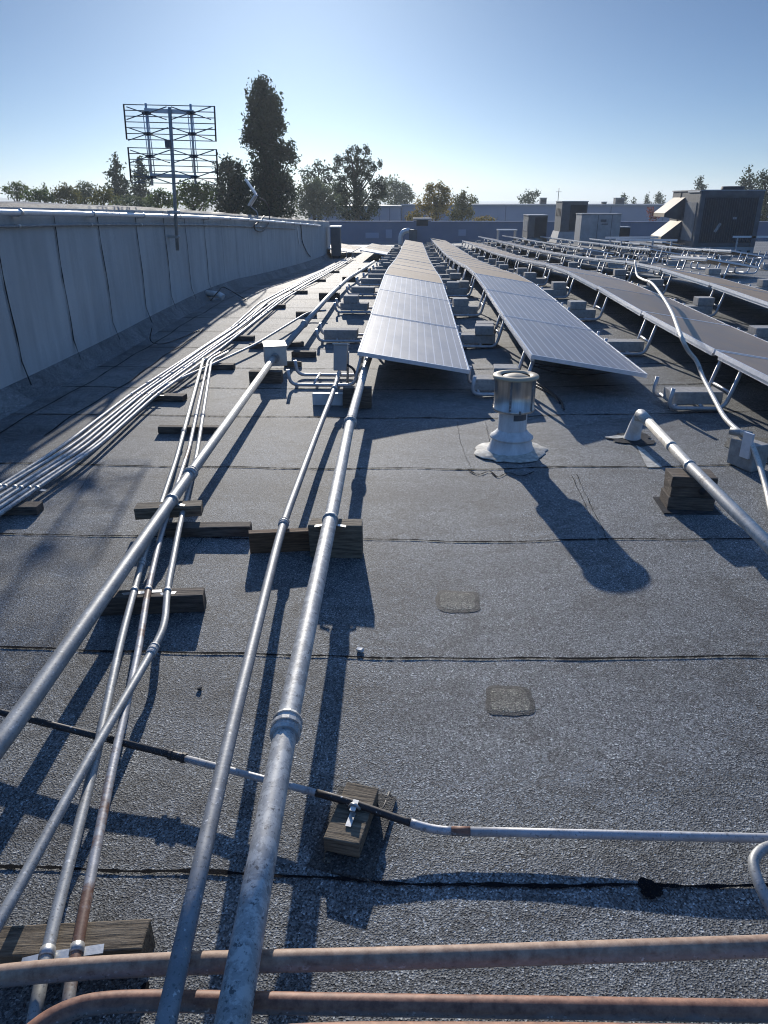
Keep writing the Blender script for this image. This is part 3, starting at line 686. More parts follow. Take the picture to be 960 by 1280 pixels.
# flexible conduit over the third row
ph = [PX(794, 326, 3.85), PX(796, 343, 3.72), P(803, 349, .43), P(815, 354, .46), P(829, 372, .48), P(840, 391, .53), P(847, 409, .56), P(852, 422, .54), P(860, 438, .45), P(871, 452, .36), P(879, 472, .27), P(893, 499, .22), P(906, 522, .21), P(922, 538, .215), P(934, 546, .20), P(946, 571, .13), P(957, 608, .05), P(968, 650, .03), P(1000, 720, .025), P(1060, 790, .025), P(1150, 850, .025)]
o = MB().tube(spline(ph, 6), .0165, 10).build('flexible_conduit', M['cream']); tag(o, 'pale flexible conduit snaking over the third panel row to the roof', 'hose')
q = P(926, 541, .21); 
mb = MB(); mb.tube([q+Vector((-.05, .04, .0)), q+Vector((.05, -.04, -.005))], .024, 12); mb.build('coupling', M['galv'], o)
a = P(936, 585); root = empty('pipe_support', (a.x, a.y, g(a.x, a.y)), R(25), label='grey concrete support with a metal bracket under the flexible conduit', cat='support')
MB().box((0, .03, .085), (.12, .2, .165), jit=.004).build('block', M['concrete'], root, bevel=.006)
MB().box((-.07, -.01, .16), (.018, .07, .16)).build('bracket', M['alubright'], root, bevel=.003)
mb = MB(); a = P(952, 560); mb.add(*splat(0, 0, .25, .22, 9, .12, .006, a.x, a.y)); o = mb.build('pale_pad', M['gravelfill']); o.location = (a.x, a.y, g(a.x, a.y)); tag(o, 'pale square roofing pad behind the concrete support at the right edge', 'pad')

# ------------------------------------------------------------------ metal roof vent
pv = P(638, 565); pv.z = g(pv.x, pv.y)
root = empty('roof_vent', pv, label='round metal flue vent with wide cap standing alone on the roof', cat='vent')
mb = MB(); n = 40; prof = []
vs = []; fs = []
rr = [random.uniform(.93, 1.07) for _ in range(n)]
for r_, z in ((.245, .003), (.238, .007), (.19, .011), (.155, .024)):
    for k in range(n):
        a = 2*math.pi*k/n; f_ = rr[k] if r_ > .18 else 1; vs.append((r_*f_*math.cos(a), r_*f_*math.sin(a), z))
for i in range(3):
    for k in range(n): fs.append((i*n+k, i*n+(k+1) % n, (i+1)*n+(k+1) % n, (i+1)*n+k))
mb.add(vs, fs, smooth=True); fl = mb.build('base_flange', M['mastic'], root); fl.rotation_euler = (0, -math.atan(.034), 0); fl.location = (0, 0, .006)
MB().lathe([(.165, .02), (.150, .04), (.140, .075), (.132, .10), (.128, .118)], seg=40).build('cone', M['fluewhite'], root)
MB().lathe([(.122, .112), (.146, .110), (.145, .118), (.118, .14), (.097, .165)], seg=40).build('storm_collar', M['fluewhite'], root)
MB().lathe([(.096, .155), (.093, .33)], seg=40).build('pipe', M['fluewhite'], root)
mb = MB(); vs = []
for k in range(9):
    a = R(-95+k*7.5); vs += [(.0965*math.cos(a), .0965*math.sin(a), .245), (.0965*math.cos(a), .0965*math.sin(a), .285)]
mb.add(vs, [(2*k, 2*k+2, 2*k+3, 2*k+1) for k in range(8)], smooth=True); mb.build('label_plate', M['hvac'], root)
MB().lathe([(.094, .300), (.137, .300), (.139, .305), (.139, .317), (.134, .319), (.134, .515), (.139, .517)], seg=48).build('cap_shroud', M['stainless'], root)
mb = MB()
for a in (-108, -42, 30, 140): 
    a = R(a); mb = MB(); mb.bar((.1355*math.cos(a), .1355*math.sin(a), .31), (.1355*math.cos(a), .1355*math.sin(a), .515), .014, .004)
    mb.build('shroud_band', M['galv_dark'], root)
mb = MB(); mb.lathe([(.139, .515), (.151, .519), (.152, .526), (.147, .536), (.112, .541), (.098, .533), (.094, .530)], seg=48); mb.build('cap_rim', M['hoodpaint'], root)
mb = MB(); mb.lathe([(.0, .541), (.05, .537), (.085, .525), (.09, .521)], seg=40); mb.build('inner_disc', M['hoodpaint'], root)
mb = MB()
for a in (40, 160, 280): a = R(a); mb.box((.140*math.cos(a), .140*math.sin(a), .313), (.012, .012, .02))
mb.build('cap_tab', M['galv_dark'], root)

# ------------------------------------------------------------------ roof patches, blot, debris
for (u, v, sx, sy, lab) in ((572, 752, .19, .185, 'small square tar patch with gritty centre, farther from the front pipes'), (637, 876, .165, .165, 'square tar patch with grey gritty centre, nearer the front pipes')):
    a = P(u, v); root = empty('roof_patch', (a.x, a.y, g(a.x, a.y)), R(-2), label=lab, cat='patch', group='square repair patches')
    AX, AY = a.x, a.y
    def blob(sx, sy, z, top):
        vs = []; n = 36
        for rr_, zz in ((1, z), (.9, top), (.5, top*1.1)):
            for k in range(n):
                a = 2*math.pi*k/n; c, s_ = math.cos(a), math.sin(a); q = (abs(c)**5+abs(s_)**5)**(-.2); j = 1+.025*math.sin(3*a+u)+.025*math.sin(5*a+v)+.015*math.sin(9*a+u)+random.uniform(-.02, .02)
                px_, py_ = sx/2*c*q*rr_*j, sy/2*s_*q*rr_*j; vs.append((px_, py_, zz+g(AX+px_, AY+py_)-g(AX, AY)))
        vs.append((0, 0, top*1.1)); fs = [(i*n+k, i*n+(k+1) % n, (i+1)*n+(k+1) % n, (i+1)*n+k) for i in range(2) for k in range(n)]+[(2*n+k, 2*n+(k+1) % n, 3*n) for k in range(n)]
        return vs, fs
    mb = MB(); mb.add(*blob(sx, sy, .0015, .0028), smooth=True); mb.build('tar_edge', M['patchedge'], root)
    mb = MB(); mb.add(*blob(sx*.80, sy*.78, .0034, .0042), smooth=True); mb.build('gravel_fill', M['gravelfill'], root)
a = P(812, 1113); mb = MB(); mb.add(*splat(0, 0, .032, .026, 30, .22, .007, a.x, a.y)); o = mb.build('tar_blot', M['tar']); o.location = (a.x, a.y, g(a.x, a.y)); tag(o, 'black ragged tar blot on the nearest roof seam', 'tar blot')
for (u, v, s_, lab, m_) in ((250, 862, .011, 'small dark lump lying on the roof between thin conduits and slim conduit', 'tarpatch'), (450, 814, .016, 'tiny pale chip lying on the seam beside the mottled conduit', 'white'), (174, 1160, .014, 'dark scrap lying on the roof behind the cracked corner block', 'tar'), (409, 1078, .012, 'tiny pale pebble in front of the grooved wood block', 'gravelfill'), (181, 1238, .013, 'dark scrap lying between the two rusty near pipes', 'tar')):
    a = P(u, v); mb = MB(); mb.box((0, 0, s_*.35), (s_*1.6, s_*1.1, s_*.7), jit=s_*.3); o = mb.build('roof_scrap', M[m_], bevel=.002); o.location = (a.x, a.y, g(a.x, a.y)+.002); o.rotation_euler = (0, 0, random.uniform(0, 3)); tag(o, lab, 'debris')
q = [P(470, 1026, .004), P(480, 1008, .006), P(487, 990, .005)]
tag(MB().tube(q, .004, 6).build('loose_wire', M['cable']), 'short black wire scrap beside the grooved wood block', 'wire')

# ------------------------------------------------------------------ solar rows
PL, PW, CROSS = 2.1, 1.0, R(9.0)
def make_panel(kind):
    root = empty('solar_panel', (0, 0, 0))
    t = .035; L = PL-.025
    mb = MB(); mb.add([(.012, .012, 0), (PW-.012, .012, 0), (PW-.012, L-.012, 0), (.012, L-.012, 0), (.012, .012, -.006), (PW-.012, .012, -.006), (PW-.012, L-.012, -.006), (.012, L-.012, -.006)],
                      [(0,1,2,3),(7,6,5,4)]); mb.build('glass', M[kind], root)
    mb = MB(); fz = .003-t/2
    mb.box((.007, L/2, fz), (.014, L, t)); mb.box((PW-.007, L/2, fz), (.014, L, t)); mb.box((PW/2, .007, fz), (PW-.028, .014, t)); mb.box((PW/2, L-.007, fz), (PW-.028, .014, t))
    mb.build('frame', M['alubright'], root)
    mb = MB(); mb.box((.03, L*.5, -.046), (.03, L-.1, .028)); mb.build('rail', M['alu'], root)
    return root
protos = {}
def panel(kind, X, Y, label, group):
    if kind not in protos: protos[kind] = make_panel(kind); o = protos[kind]
    else: o = copy_tree(protos[kind])
    for ch in o.children: pass
    z0 = _pchip(Y)+gx(X)+.385; z1 = _pchip(Y+PL)+gx(X)+.385
    yd = Vector((0, PL, z1-z0)).normalized(); xd = Vector((math.cos(CROSS), 0, -math.sin(CROSS))); zd = xd.cross(yd).normalized(); xd = yd.cross(zd)
    xd = (xd + yd*random.uniform(-.004, .004)).normalized()
    Mx = Matrix((xd, yd, zd)).transposed().to_4x4(); Mx.translation = Vector((X, Y, z0+random.uniform(-.006, .006))); o.matrix_world = Mx
    tag(o, label, 'solar panel', group); return o
rowX = {-1: -3.46, 0: -1.97, 1: -.475, 2: 1.005, 3: 2.5, 4: 4.0, 5: 5.5, 6: 7.0, 7: 8.5, 8: 10.0}
ph3 = 8.2-4.2
ROWS = {1: [6.34+PL*i for i in range(18)], 2: [6.12+PL*i for i in range(20)], 3: [ph3+PL*i for i in range(17)], 4: [ph3+PL*i for i in range(21)],
        5: [14.5]+[25.0+PL*i for i in range(11)], 6: [22.9+PL*i for i in range(12)], 7: [20.8, 22.9, 25.0, 29.2, 31.3, 33.4, 35.5], 8: [18.7, 31.3, 33.4],
        0: [28.2+PL*i for i in range(4)], -1: [30.2+PL*i for i in range(3)]}
RN = {1: 'first row beside the conduits', 2: 'second row behind the vent', 3: 'third row under the hose', 4: 'fourth row from the conduits',
      5: 'fifth row from the conduits', 6: 'sixth row from the conduits', 7: 'gappy seventh row', 8: 'sparse eighth row', 0: 'short row beyond the wall', -1: 'short row at the wall end'}
for r_, Ys in ROWS.items():
    for i, Y in enumerate(Ys):
        if r_ in (1, 2): kind = 'glass' if i < 3 else 'glassbrown'
        elif r_ == 3: kind = 'glassgrey' if i < 6 else 'glassbrown'
        elif r_ in (0, -1): kind = 'glass' if i == 0 else 'glassbrown'
        else: kind = 'glassbrown' if i > 3 or r_ == 4 else 'glassgrey'
        adj = {'glass': 'clean bluish', 'glassbrown': 'brown dusty', 'glassgrey': 'dull grey'}[kind]
        panel(kind, rowX[r_], Y, f'{adj} solar panel, {ORD[i]} from near end of the {RN[r_]}', f'solar panels in the {RN[r_]}')

# racking frames with ballast between rows -------------------------------------------------
def make_frame(left_low):
    """origin on the roof under the next row's high edge; the frame runs back to the left"""
    root = empty('racking_frame', (0, 0, 0))
    gap = rowX[2]-rowX[1]-PW*math.cos(CROSS)
    for s_ in (-.2, .2):
        if left_low: pts = [(-gap+.03, s_, .19), (-gap+.01, s_, .03), (-.02+.14, s_, .03)]
        else: pts = [(-.66, s_, .17), (-.64, s_, .03), (.12, s_, .03)]
        pts.append((.03, s_, .33))
        pts[2] = (.0-.05, s_, .03)
        MB().tube(fillet(pts, .07, 4), .0165, 8).build('bent_tube', M['strut'], root)
    for a, z in ((-.012, .15), (-.22, .045), (-.42, .045)):
        MB().tube([(a, -.2, z), (a, .2, z)], .012, 8).build('rung', M['strut'], root)
    return root
def make_block(d, name='concrete_block'):
    o = MB().box((0, 0, d[2]/2), d, jit=.003).build(name, M['concrete'], bevel=.006); return o
fp = {}; bp = {}
def frame_at(left_low, X, Y, label, group):
    if left_low not in fp: fp[left_low] = o = make_frame(left_low)
    else: o = copy_tree(fp[left_low])
    o.location = (X, Y, _pchip(Y)+gx(X-.2)); o.rotation_euler = (math.atan((_pchip(Y+.2)-_pchip(Y-.2))/.4), 0, random.uniform(-.04, .04)); tag(o, label, 'racking frame', group)
def cblock(key, X, Y, dz, rz, label, group):
    dims = {'flat': (.40, .20, .10), 'cube': (.20, .20, .19), 'upper': (.21, .195, .10)}[key]
    if key not in bp: bp[key] = o = make_block(dims)
    else: o = bp[key].copy(); COL.objects.link(o)
    o.location = (X, Y, _pchip(Y)+gx(X)+.048+dz); o.rotation_euler = (0, 0, rz); tag(o, label, 'concrete block', group)
GAPS = [(0, 'left of the first row', rowX[1], [6.75+PL*i*.5*2 for i in range(17)]), (1, 'between first and second rows', rowX[2], [6.42+PL*i for i in range(19)]),
        (2, 'between second and third rows', rowX[3], [ph3+1.8+PL*i for i in range(17)]), (3, 'between third and fourth rows', rowX[4], [ph3+1.8+PL*i for i in range(19)]),
        (4, 'between fourth and fifth rows', rowX[5], [ph3+3.4+PL*i for i in range(17)]), (5, 'between fifth and sixth rows', rowX[6], [ph3+5.5+PL*i for i in range(14)]),
        (6, 'between sixth and seventh rows', rowX[7], [ph3+9.7+PL*i for i in range(10)]), (7, 'between seventh and eighth rows', rowX[8], [ph3+12+PL*i for i in range(6)])]
GCAP = {0: 1.0, 1: 1.0, 2: 1.0, 3: 1.0}
for gi, gname, X, Ys in GAPS:
    for i, Y in enumerate(Ys):
        n_ = ORD[i]
        frame_at(gi > 0, X, Y, f'bent tube racking frame, {n_} from near end {gname}', f'racking frames {gname}')
        if gi == 0 and i == 0: continue
        rnd = random.random(); bg_ = f'ballast blocks {gname}'
        cx = X-.27 if gi > 0 else X-.36
        if gi >= 5 and rnd < .35: continue
        cblock('flat', cx+random.uniform(-.03, .03), Y-.07+random.uniform(-.03, .03), 0, random.uniform(-.07, .07), f'flat concrete block on {n_} racking frame from near end {gname}', bg_)
        if rnd > .3 and gi < 5 and (gi > 0 or i > 1):
            cblock('upper', cx+(.09 if rnd > .65 else -.06), Y-.07+random.uniform(-.02, .02), .102, random.uniform(-.08, .08), f'upper concrete block on {n_} racking frame from near end {gname}', bg_)
        if gi == 1 and i % 2 == 1:
            cblock('cube', cx+.12, Y+.17, 0, random.uniform(-.1, .1), f'tall concrete block on {n_} racking frame from near end {gname}', bg_)
# cables drooping under the second row's front panel
for k, (z_, dr, lab) in enumerate(((.26, .06, 'upper thin black cable drooping under the second row front panel'), (.22, .10, 'lower thin black cable drooping under the second row front panel'))):
    pts = [Vector((1.08+.9*t, 6.35+.25*t+.1*k, g(1.08+.9*t, 6.4)+z_-dr*4*t*(1-t)*.8-.1*t)) for t in [i/10 for i in range(11)]]
    tag(MB().tube(pts, .005, 6).build('drooping_cable', M['cable']), lab, 'cable')
for k, (pp, lab) in enumerate((([(655, 470), (680, 484), (700, 500), (705, 512)], 'thin black wire on the roof right of the metal vent cap'), ([(668, 481), (690, 493), (700, 504)], 'second thin black wire on the roof right of the vent cap'))):
    tag(MB().tube(spline([P(u, v, .012) for u, v in pp], 6), .008, 6).build('loose_wire', M['cable']), lab, 'wire')

# ------------------------------------------------------------------ rooftop units
def unit(name, x0, x1, y0, y1, z1, label, cat, body='hvac', curb=.25, flare=.0):
    gz = g((x0+x1)/2, (y0+y1)/2); root = empty(name, ((x0+x1)/2, (y0+y1)/2, gz), label=label, cat=cat)
    wx, wy = x1-x0, y1-y0; h = z1-gz
    MB().box((0, 0, curb/2-.05), (wx+2*flare, wy+2*flare, curb+.1), taper=(flare*1.6/(wx+2*flare) if flare else 0)).build('curb', M['hvac_light'], root)
    MB().box((0, 0, curb+(h-curb)/2+.003), (wx, wy, h-curb)).build('body', M[body], root, bevel=.015)
    MB().box((0, 0, h+.02), (wx+.06, wy+.06, .04)).build('top_cover', M['hvac_light'], root)
    return root, wx, wy, h, curb
# big unit at right with two intake hoods
r0, wx, wy, h, cb = unit('rooftop_unit', 10.76, 13.1, 30.0, 33.2, 1.93, 'largest dark rooftop air handler with two slanted pale hoods at right', 'rooftop unit', 'hvac', .28)
MB().box((0, -wy/2-.012, cb+(h-cb)*.48), (wx*.84, .02, (h-cb)*.80)).build('coil_guard', M['hvac_dark'], r0)
mb = MB()
for sx in (-1, 1): mb.box((sx*wx*.46, -wy/2-.02, cb+(h-cb)/2), (wx*.075, .03, (h-cb)*.99))
mb.box((0, -wy/2-.02, h-.09), (wx*.84, .03, .16)); mb.build('front_frame', M['hvac'], r0)
mb = MB()
for k in range(7): mb.box((wx*(-.42+.14*k), -wy/2-.006, .12), (.1, .02, .07))
mb.build('curb_holes', M['black'], r0)
mb = MB()
for k in range(16): mb.box((-wx/2-.012, -wy/2+.25+k*.075, cb+(h-cb)*.45), (.03, .035, (h-cb)*.7))
mb.build('louvre', M['hvac_light'], r0)
MB().box((-wx/2-.008, wy*.18, cb+(h-cb)*.5), (.02, .06, (h-cb)*.96)).build('panel_joint', M['hvac_dark'], r0)
for k, (zt, proj_, drop) in enumerate(((h-.22, .72, .58), (h-1.10, .72, .58))):
    ya, yb = wy*.02, wy*.46; xw = -wx/2; hd = empty('intake_hood', (0, 0, 0)); hd.parent = r0
    vs = [(xw, ya, zt), (xw, yb, zt), (xw-proj_, yb, zt-drop), (xw-proj_, ya, zt-drop), (xw, ya, zt-.05), (xw, yb, zt-.05), (xw-proj_, yb, zt-drop-.14), (xw-proj_, ya, zt-drop-.14)]
    MB().add(vs, [(0,3,2,1),(4,5,6,7),(3,7,6,2)]).add([(xw, ya-.01, zt), (xw-proj_, ya-.01, zt-drop), (xw-proj_, ya-.01, zt-drop-.14), (xw, ya-.01, zt-.85)], [(0, 1, 2, 3)], 1).build('hood_shell', [M['hoodpaint'], M['hvac']], hd)
MB().box((-wx*.15, -wy/2-.024, cb+(h-cb)*.35), (.10, .01, .35), M=Matrix.Rotation(R(28), 3, 'Y')).build('scrape', M['hvac_light'], r0)
MB().box((wx*.1, -wy/2-.024, cb+(h-cb)*.52), (.14, .01, .08)).build('scrape', M['hvac_light'], r0)
mb = MB()
for k in range(22): mb.box((-wx*.40+k*wx*.8/21, -wy/2-.026, cb+(h-cb)*.48), (.012, .012, (h-cb)*.78))
mb.build('guard_wire', M['hvac'], r0)
mb = MB(); mb.box((-wx/2-.02, -wy*.28, h-.02), (.02, wy*.4, .05)); mb.build('drip_edge', M['alu'], r0)
mb = MB(); mb.lathe([(.42, 0), (.42, .12), (.38, .13), (.36, .06), (.0, .05)], (wx*.15, -wy*.2, h+.04), 24); mb.build('fan_ring', M['hvac_dark'], r0)
r0, wx, wy, h, cb = unit('rooftop_unit', 6.30, 7.35, 43.0, 45.0, .83, 'dark mid-sized rooftop unit, leftmost of the three in the middle distance', 'rooftop unit', 'hvac', .3, .08)
MB().box((.16, -wy/2-.01, cb+(h-cb)*.5), (wx*.6, .02, (h-cb)*.86)).build('coil_guard', M['hvac_dark'], r0)
mb = MB()
for k in range(5): mb.box((-wx/2-.01, -.7+k*.34, cb+(h-cb)*.55), (.02, .2, (h-cb)*.5))
mb.build('louvre', M['hvac_light'], r0)
r0, wx, wy, h, cb = unit('rooftop_unit', 8.45, 9.9, 45.0, 47.0, 1.53, 'tallest middle rooftop unit on a pale flared curb', 'rooftop unit', 'hvac', .62, .22)
MB().box((.22, -wy/2-.01, cb+(h-cb)*.48), (wx*.62, .02, (h-cb)*.84)).build('coil_guard', M['hvac_dark'], r0)
mb = MB()
for k in range(4): mb.box((-wx/2-.01, -.6+k*.4, cb+(h-cb)*.65), (.02, .22, (h-cb)*.25))
mb.build('vent_hole', M['hvac_dark'], r0)
r0, wx, wy, h, cb = unit('rooftop_unit', 8.55, 10.55, 40.0, 41.4, .95, 'wide light grey rooftop unit in front of the tallest middle one', 'rooftop unit', 'hvac_light', .2)
mb = MB(); mb.box((-wx*.08, -wy/2-.006, cb+(h-cb)/2), (.02, .02, h-cb-.05)); mb.box((wx*.27, -wy/2-.006, cb+(h-cb)/2), (.02, .02, h-cb-.05)); mb.build('panel_joint', M['hvac'], r0)
mb = MB(); mb.box((.12, -wy/2-.008, h-.3), (.28, .02, .12)); mb.box((.2, -wy/2-.008, h-.46), (.32, .02, .05)); mb.build('nameplate', M['hvac'], r0)
# gooseneck duct and its box by the far end of the first row
p = PY(506, 296, 47); gz = g(p.x, 47)
root = empty('gooseneck_duct', (p.x, 47, gz), label='silver curved duct elbow at far end of the first row', cat='duct')
MB().tube(spline([(-.25, 0, 0), (-.26, 0, .45), (-.14, 0, .72), (.1, 0, .84), (.3, 0, .84)], 6), .15, 14).build('elbow', M['alu'], root)
MB().box((.5, 0, .45), (.5, .5, .9)).build('base_box', M['hvac'], root)
root = empty('exhaust_box', (p.x+1.05, 47.6, gz), label='grey square exhaust fan box beside the silver duct elbow', cat='exhaust')
MB().box((0, 0, .7), (1.05, .9, 1.4)).build('body', M['stucco'], root)
MB().box((0, -.46, 1.28), (.7, .03, .34)).build('grille', M['hvac_dark'], root)
MB().box((0, 0, 1.5), (1.15, 1.0, .08)).build('cover', M['hvac_light'], root)
# low table-like stand
p = PY(633, 296, 46); gz = g(p.x, 46)
root = empty('equipment_stand', (p.x, 46, gz), label='low table-like metal stand left of the middle rooftop units', cat='stand')
MB().box((0, 0, .72), (1.15, .7, .07)).build('top', M['alu'], root)
for sx in (-.5, .5):
    for sy in (-.28, .28): MB().box((sx, sy, .34), (.07, .07, .69)).build('leg', M['strut'], root)
# small dark condenser right of light unit
p = PY(775, 290, 42); gz = g(p.x, 42)
root = empty('condenser', (p.x, 42, gz), label='small dark condenser box right of the wide light grey unit', cat='condenser')
MB().box((0, 0, .42), (.85, .8, .84)).build('body', M['hvac_dark'], root, bevel=.02); MB().box((0, 0, .87), (.9, .85, .05)).build('cover', M['hvac_light'], root)
# sloping metal pieces near the condenser
for (u, v, Y, lab, ang) in ((790, 297, 31, 'loose tilted metal rail lying right of the middle rooftop units', 10), (808, 300, 29, 'second loose metal rail lying in front of the intake hoods', -6), (952, 296, 30, 'pale pipe rack right of the largest rooftop unit', 0)):
    p = PY(u, v, Y); root = empty('pipe_rack', (p.x, Y, g(p.x, Y)), R(ang), label=lab, cat='rack')
    hz = max(.25, p.z-g(p.x, Y)); MB().box((0, 0, hz), (2.2, .07, .07)).build('rail', M['alubright'], root)
    for sx in (-.9, .9): MB().box((sx, 0, hz/2-.02), (.06, .06, hz-.04)).build('leg', M['strut'], root)

# ------------------------------------------------------------------ parapet and buildings behind
root = empty('rear_parapet', (10, 52.2, -1.1), label='long dark blue parapet wall closing the far end of the roof', cat='wall')
zt = PY(600, 277.5, 52).z
mb = MB(); mb.box((0, .15, (zt+1.1)/2-.2), (70, .3, zt+1.1+.4)); mb.build('wall', M['stucco'], root)
mb = MB()
for k in range(140): mb.box((-35+k*.5, -.006, (zt+1.1)/2), (.03, .012, zt+1.1-.02))
mb.build('rib', M['stucco'], root)
MB().box((0, .15, zt+1.12), (70, .4, .05)).build('coping', M['stucco2'], root)
for (u, v0, v1, wd) in ((486, 287, 298, .42), (578, 287, 295, .5), (465, 291, 298, .9)):
    a = PY(u, v0, 52); b = PY(u, v1, 52)
    MB().box((a.x-10, -.02, (a.z+b.z)/2+1.1), (wd, .05, a.z-b.z)).build('hatch', M['stucco2'], root)
def bldg(u0, u1, vt, Y, label, depth=20, mat='stucco2', name='building'):
    a = PY(u0, vt, Y); b = PY(u1, vt, Y); z = (a.z+b.z)/2
    root = empty(name, ((a.x+b.x)/2, Y, -5.5), label=label, cat='building')
    MB().box((0, depth/2, (z+5.5)/2), (b.x-a.x, depth, z+5.5)).build('wall', M[mat], root)
    MB().box((0, depth/2, z+5.5+.1), (b.x-a.x+.3, depth+.3, .22)).build('roof_edge', M['hvac_light'], root)
    mb = MB()
    for k in range(1, 9): mb.box(((b.x-a.x)*(k/9-.5), -.02, (z+5.5)*.5), (.12, .05, z+5.4))
    mb.build('panel_joint', M['stucco'], root)
    return root, a, b, z
bldg(385, 500, 259, 104, 'pale blue-grey low building behind the dark tree left of centre', 15)
R1, a1, b1, z1 = bldg(502, 1100, 257.5, 112, 'long pale blue-grey building stretching behind the rooftop units')
def roofbox(u, v0, v1, wpx, label):
    a = PY(u, v0, 116); zz = z1+.22; w_ = wpx/900*116; root = empty('roof_equipment', (a.x, 116, zz), label=label, cat='roof equipment')
    MB().box((0, 0, (a.z-zz)/2), (w_, w_, a.z-zz)).build('body', M['hvac'], root); MB().box((0, 0, a.z-zz+.05), (w_+.1, w_+.1, .1)).build('cover', M['hvac_light'], root)
    MB().box((0, -w_/2-.02, (a.z-zz)*.55), (w_*.7, .04, (a.z-zz)*.5)).build('grille', M['hvac_dark'], root)
roofbox(679, 248, 257, 7, 'grey fan box on the far building roof near the round tree'); roofbox(774, 248, 257, 10, 'dark box on the far building roof beside small conifers'); roofbox(755, 253, 257, 5, 'tiny low box on the far building roof left of the dark box')
a = PY(697, 256, 118); root = empty('aerial_mast', (a.x, 118, z1), label='thin aerial mast on the far building above the tallest middle unit', cat='mast')
MB().tube([(0, 0, 0), (0, 0, 2.4)], .05, 6).build('pole', M['galv_dark'], root); MB().tube([(-.4, 0, 1.9), (.4, 0, 1.9)], .03, 6).build('cross_arm', M['galv_dark'], root)

# ------------------------------------------------------------------ trees
def leafmat(name, lo, hi):
    m, nt, bs = newmat(name)
    f = noise(nt, .9, 4, .6); f2 = noise(nt, 7, 2, .5)
    c = ramp(nt, f, [(.3, lo), (.7, hi)]); c = mixc(nt, .5, c, ramp(nt, f2, [(.3, (.6, .6, .6)), (.7, (1.3, 1.3, 1.3))]), 'MULTIPLY')
    nt.links.new(c, bs.inputs['Base Color']); bs.inputs['Roughness'].default_value = .7; bs.inputs['Specular IOR Level'].default_value = .25
    tr = nt.nodes.new('ShaderNodeBsdfTranslucent'); nt.links.new(c, tr.inputs[0]); mx = nt.nodes.new('ShaderNodeMixShader'); mx.inputs[0].default_value = .45
    out = nt.nodes['Material Output']; nt.links.new(bs.outputs[0], mx.inputs[1]); nt.links.new(tr.outputs[0], mx.inputs[2]); nt.links.new(mx.outputs[0], out.inputs[0]); return m
LM = {'dark': leafmat('dark_foliage', (.03, .046, .028), (.065, .095, .05)), 'conifer': leafmat('conifer_foliage', (.035, .055, .035), (.085, .12, .065)),
      'green': leafmat('green_foliage', (.06, .095, .03), (.17, .22, .06)), 'grey': leafmat('grey_green_foliage', (.085, .11, .06), (.19, .22, .12)),
      'olive': leafmat('olive_foliage', (.08, .085, .03), (.2, .19, .06)), 'gold': leafmat('golden_foliage', (.16, .125, .03), (.38, .29, .08)), 'red': leafmat('red_foliage', (.12, .03, .025), (.25, .06, .04))}
rng = np.random.default_rng(11)
GZ = -5.5
def tree(name, blobs, Y, mat, label, leaf=.22, dens=1.0, trunk=None, cat='tree', group='trees beyond the roof', base=None, elong=1.0, limbs=True):
    blobs3 = []; leaf *= .78
    for (u, v, ru, rv) in blobs:
        c = PY(u, v, Y); k = (PY(u+10, v, Y)-c).length/10
        blobs3.append((c, ru*k, rv*k))
    cx = sum(b[0].x for b in blobs3)/len(blobs3); low = min(b[0].z-b[2] for b in blobs3)
    tx = PY(trunk, 260, Y).x if trunk else blobs3[-1][0].x
    root = empty(name, (tx, Y, GZ), label=label, cat=cat, group=group)
    V = []; off = Vector((tx, Y, GZ))
    for c, rx, rz in blobs3:
        n = int(dens*105*(rx*rz)/(leaf*leaf)/9)+20
        d = rng.normal(size=(n, 3)); d /= np.linalg.norm(d, axis=1)[:, None]; rad = rng.random(n)**.40*1.08*(1+.12*rng.normal(size=n))
        ry = max(rx, min(rz, rx*1.2))
        p = d*rad[:, None]*np.array([rx, ry, rz])+np.array(c-off)
        # small twig clusters: leaves gather round sub-centres
        sub = p[rng.integers(0, n, max(5, n//12))]; idx = rng.integers(0, len(sub), n); p = np.where((rng.random(n) < .72)[:, None], sub[idx]+rng.normal(size=(n, 3))*leaf*1.15, p)
        a = rng.normal(size=(n, 3)); a /= np.linalg.norm(a, axis=1)[:, None]; b = np.cross(a, rng.normal(size=(n, 3))); b /= np.linalg.norm(b, axis=1)[:, None]
        s = leaf*.85*(.55+.75*rng.random(n))[:, None]; a = a*s*elong; b = b*s*.55
        V.append(np.stack([p-a, p-b*.9, p+a, p+b], 1).reshape(-1, 3))
    V = np.concatenate(V); F = np.arange(len(V)).reshape(-1, 4)
    me = bpy.data.meshes.new('crown'); me.from_pydata(V.tolist(), [], F.tolist()); me.materials.append(LM[mat]); me.update()
    o = bpy.data.objects.new('crown', me); COL.objects.link(o); o.parent = root
    top = max(b[0].z for b in blobs3)-GZ; mb = MB(); h0 = top
    tr = max(.12, .028*h0)
    mb.tube([(0, 0, 0), (.1*tr, 0, h0*.35), (-.2*tr, .1, h0*.7), ((blobs3[0][0].x-tx)*.8, 0, h0*.96)], [tr*1.25, tr, tr*.6, tr*.15], 8)
    if limbs:
        for c, rx, rz in blobs3:
            q = c-off; st_ = max(.3*h0, q.z-1.2*abs(q.x)-.4*rz); mb.tube([(0, 0, min(st_, h0*.8)), Vector((q.x*.55, q.y*.5, (min(st_, h0*.8)+q.z)/2)), q], [tr*.32, tr*.2, tr*.06], 5)
    mb.build('trunk', M['bark'], root)
    return root
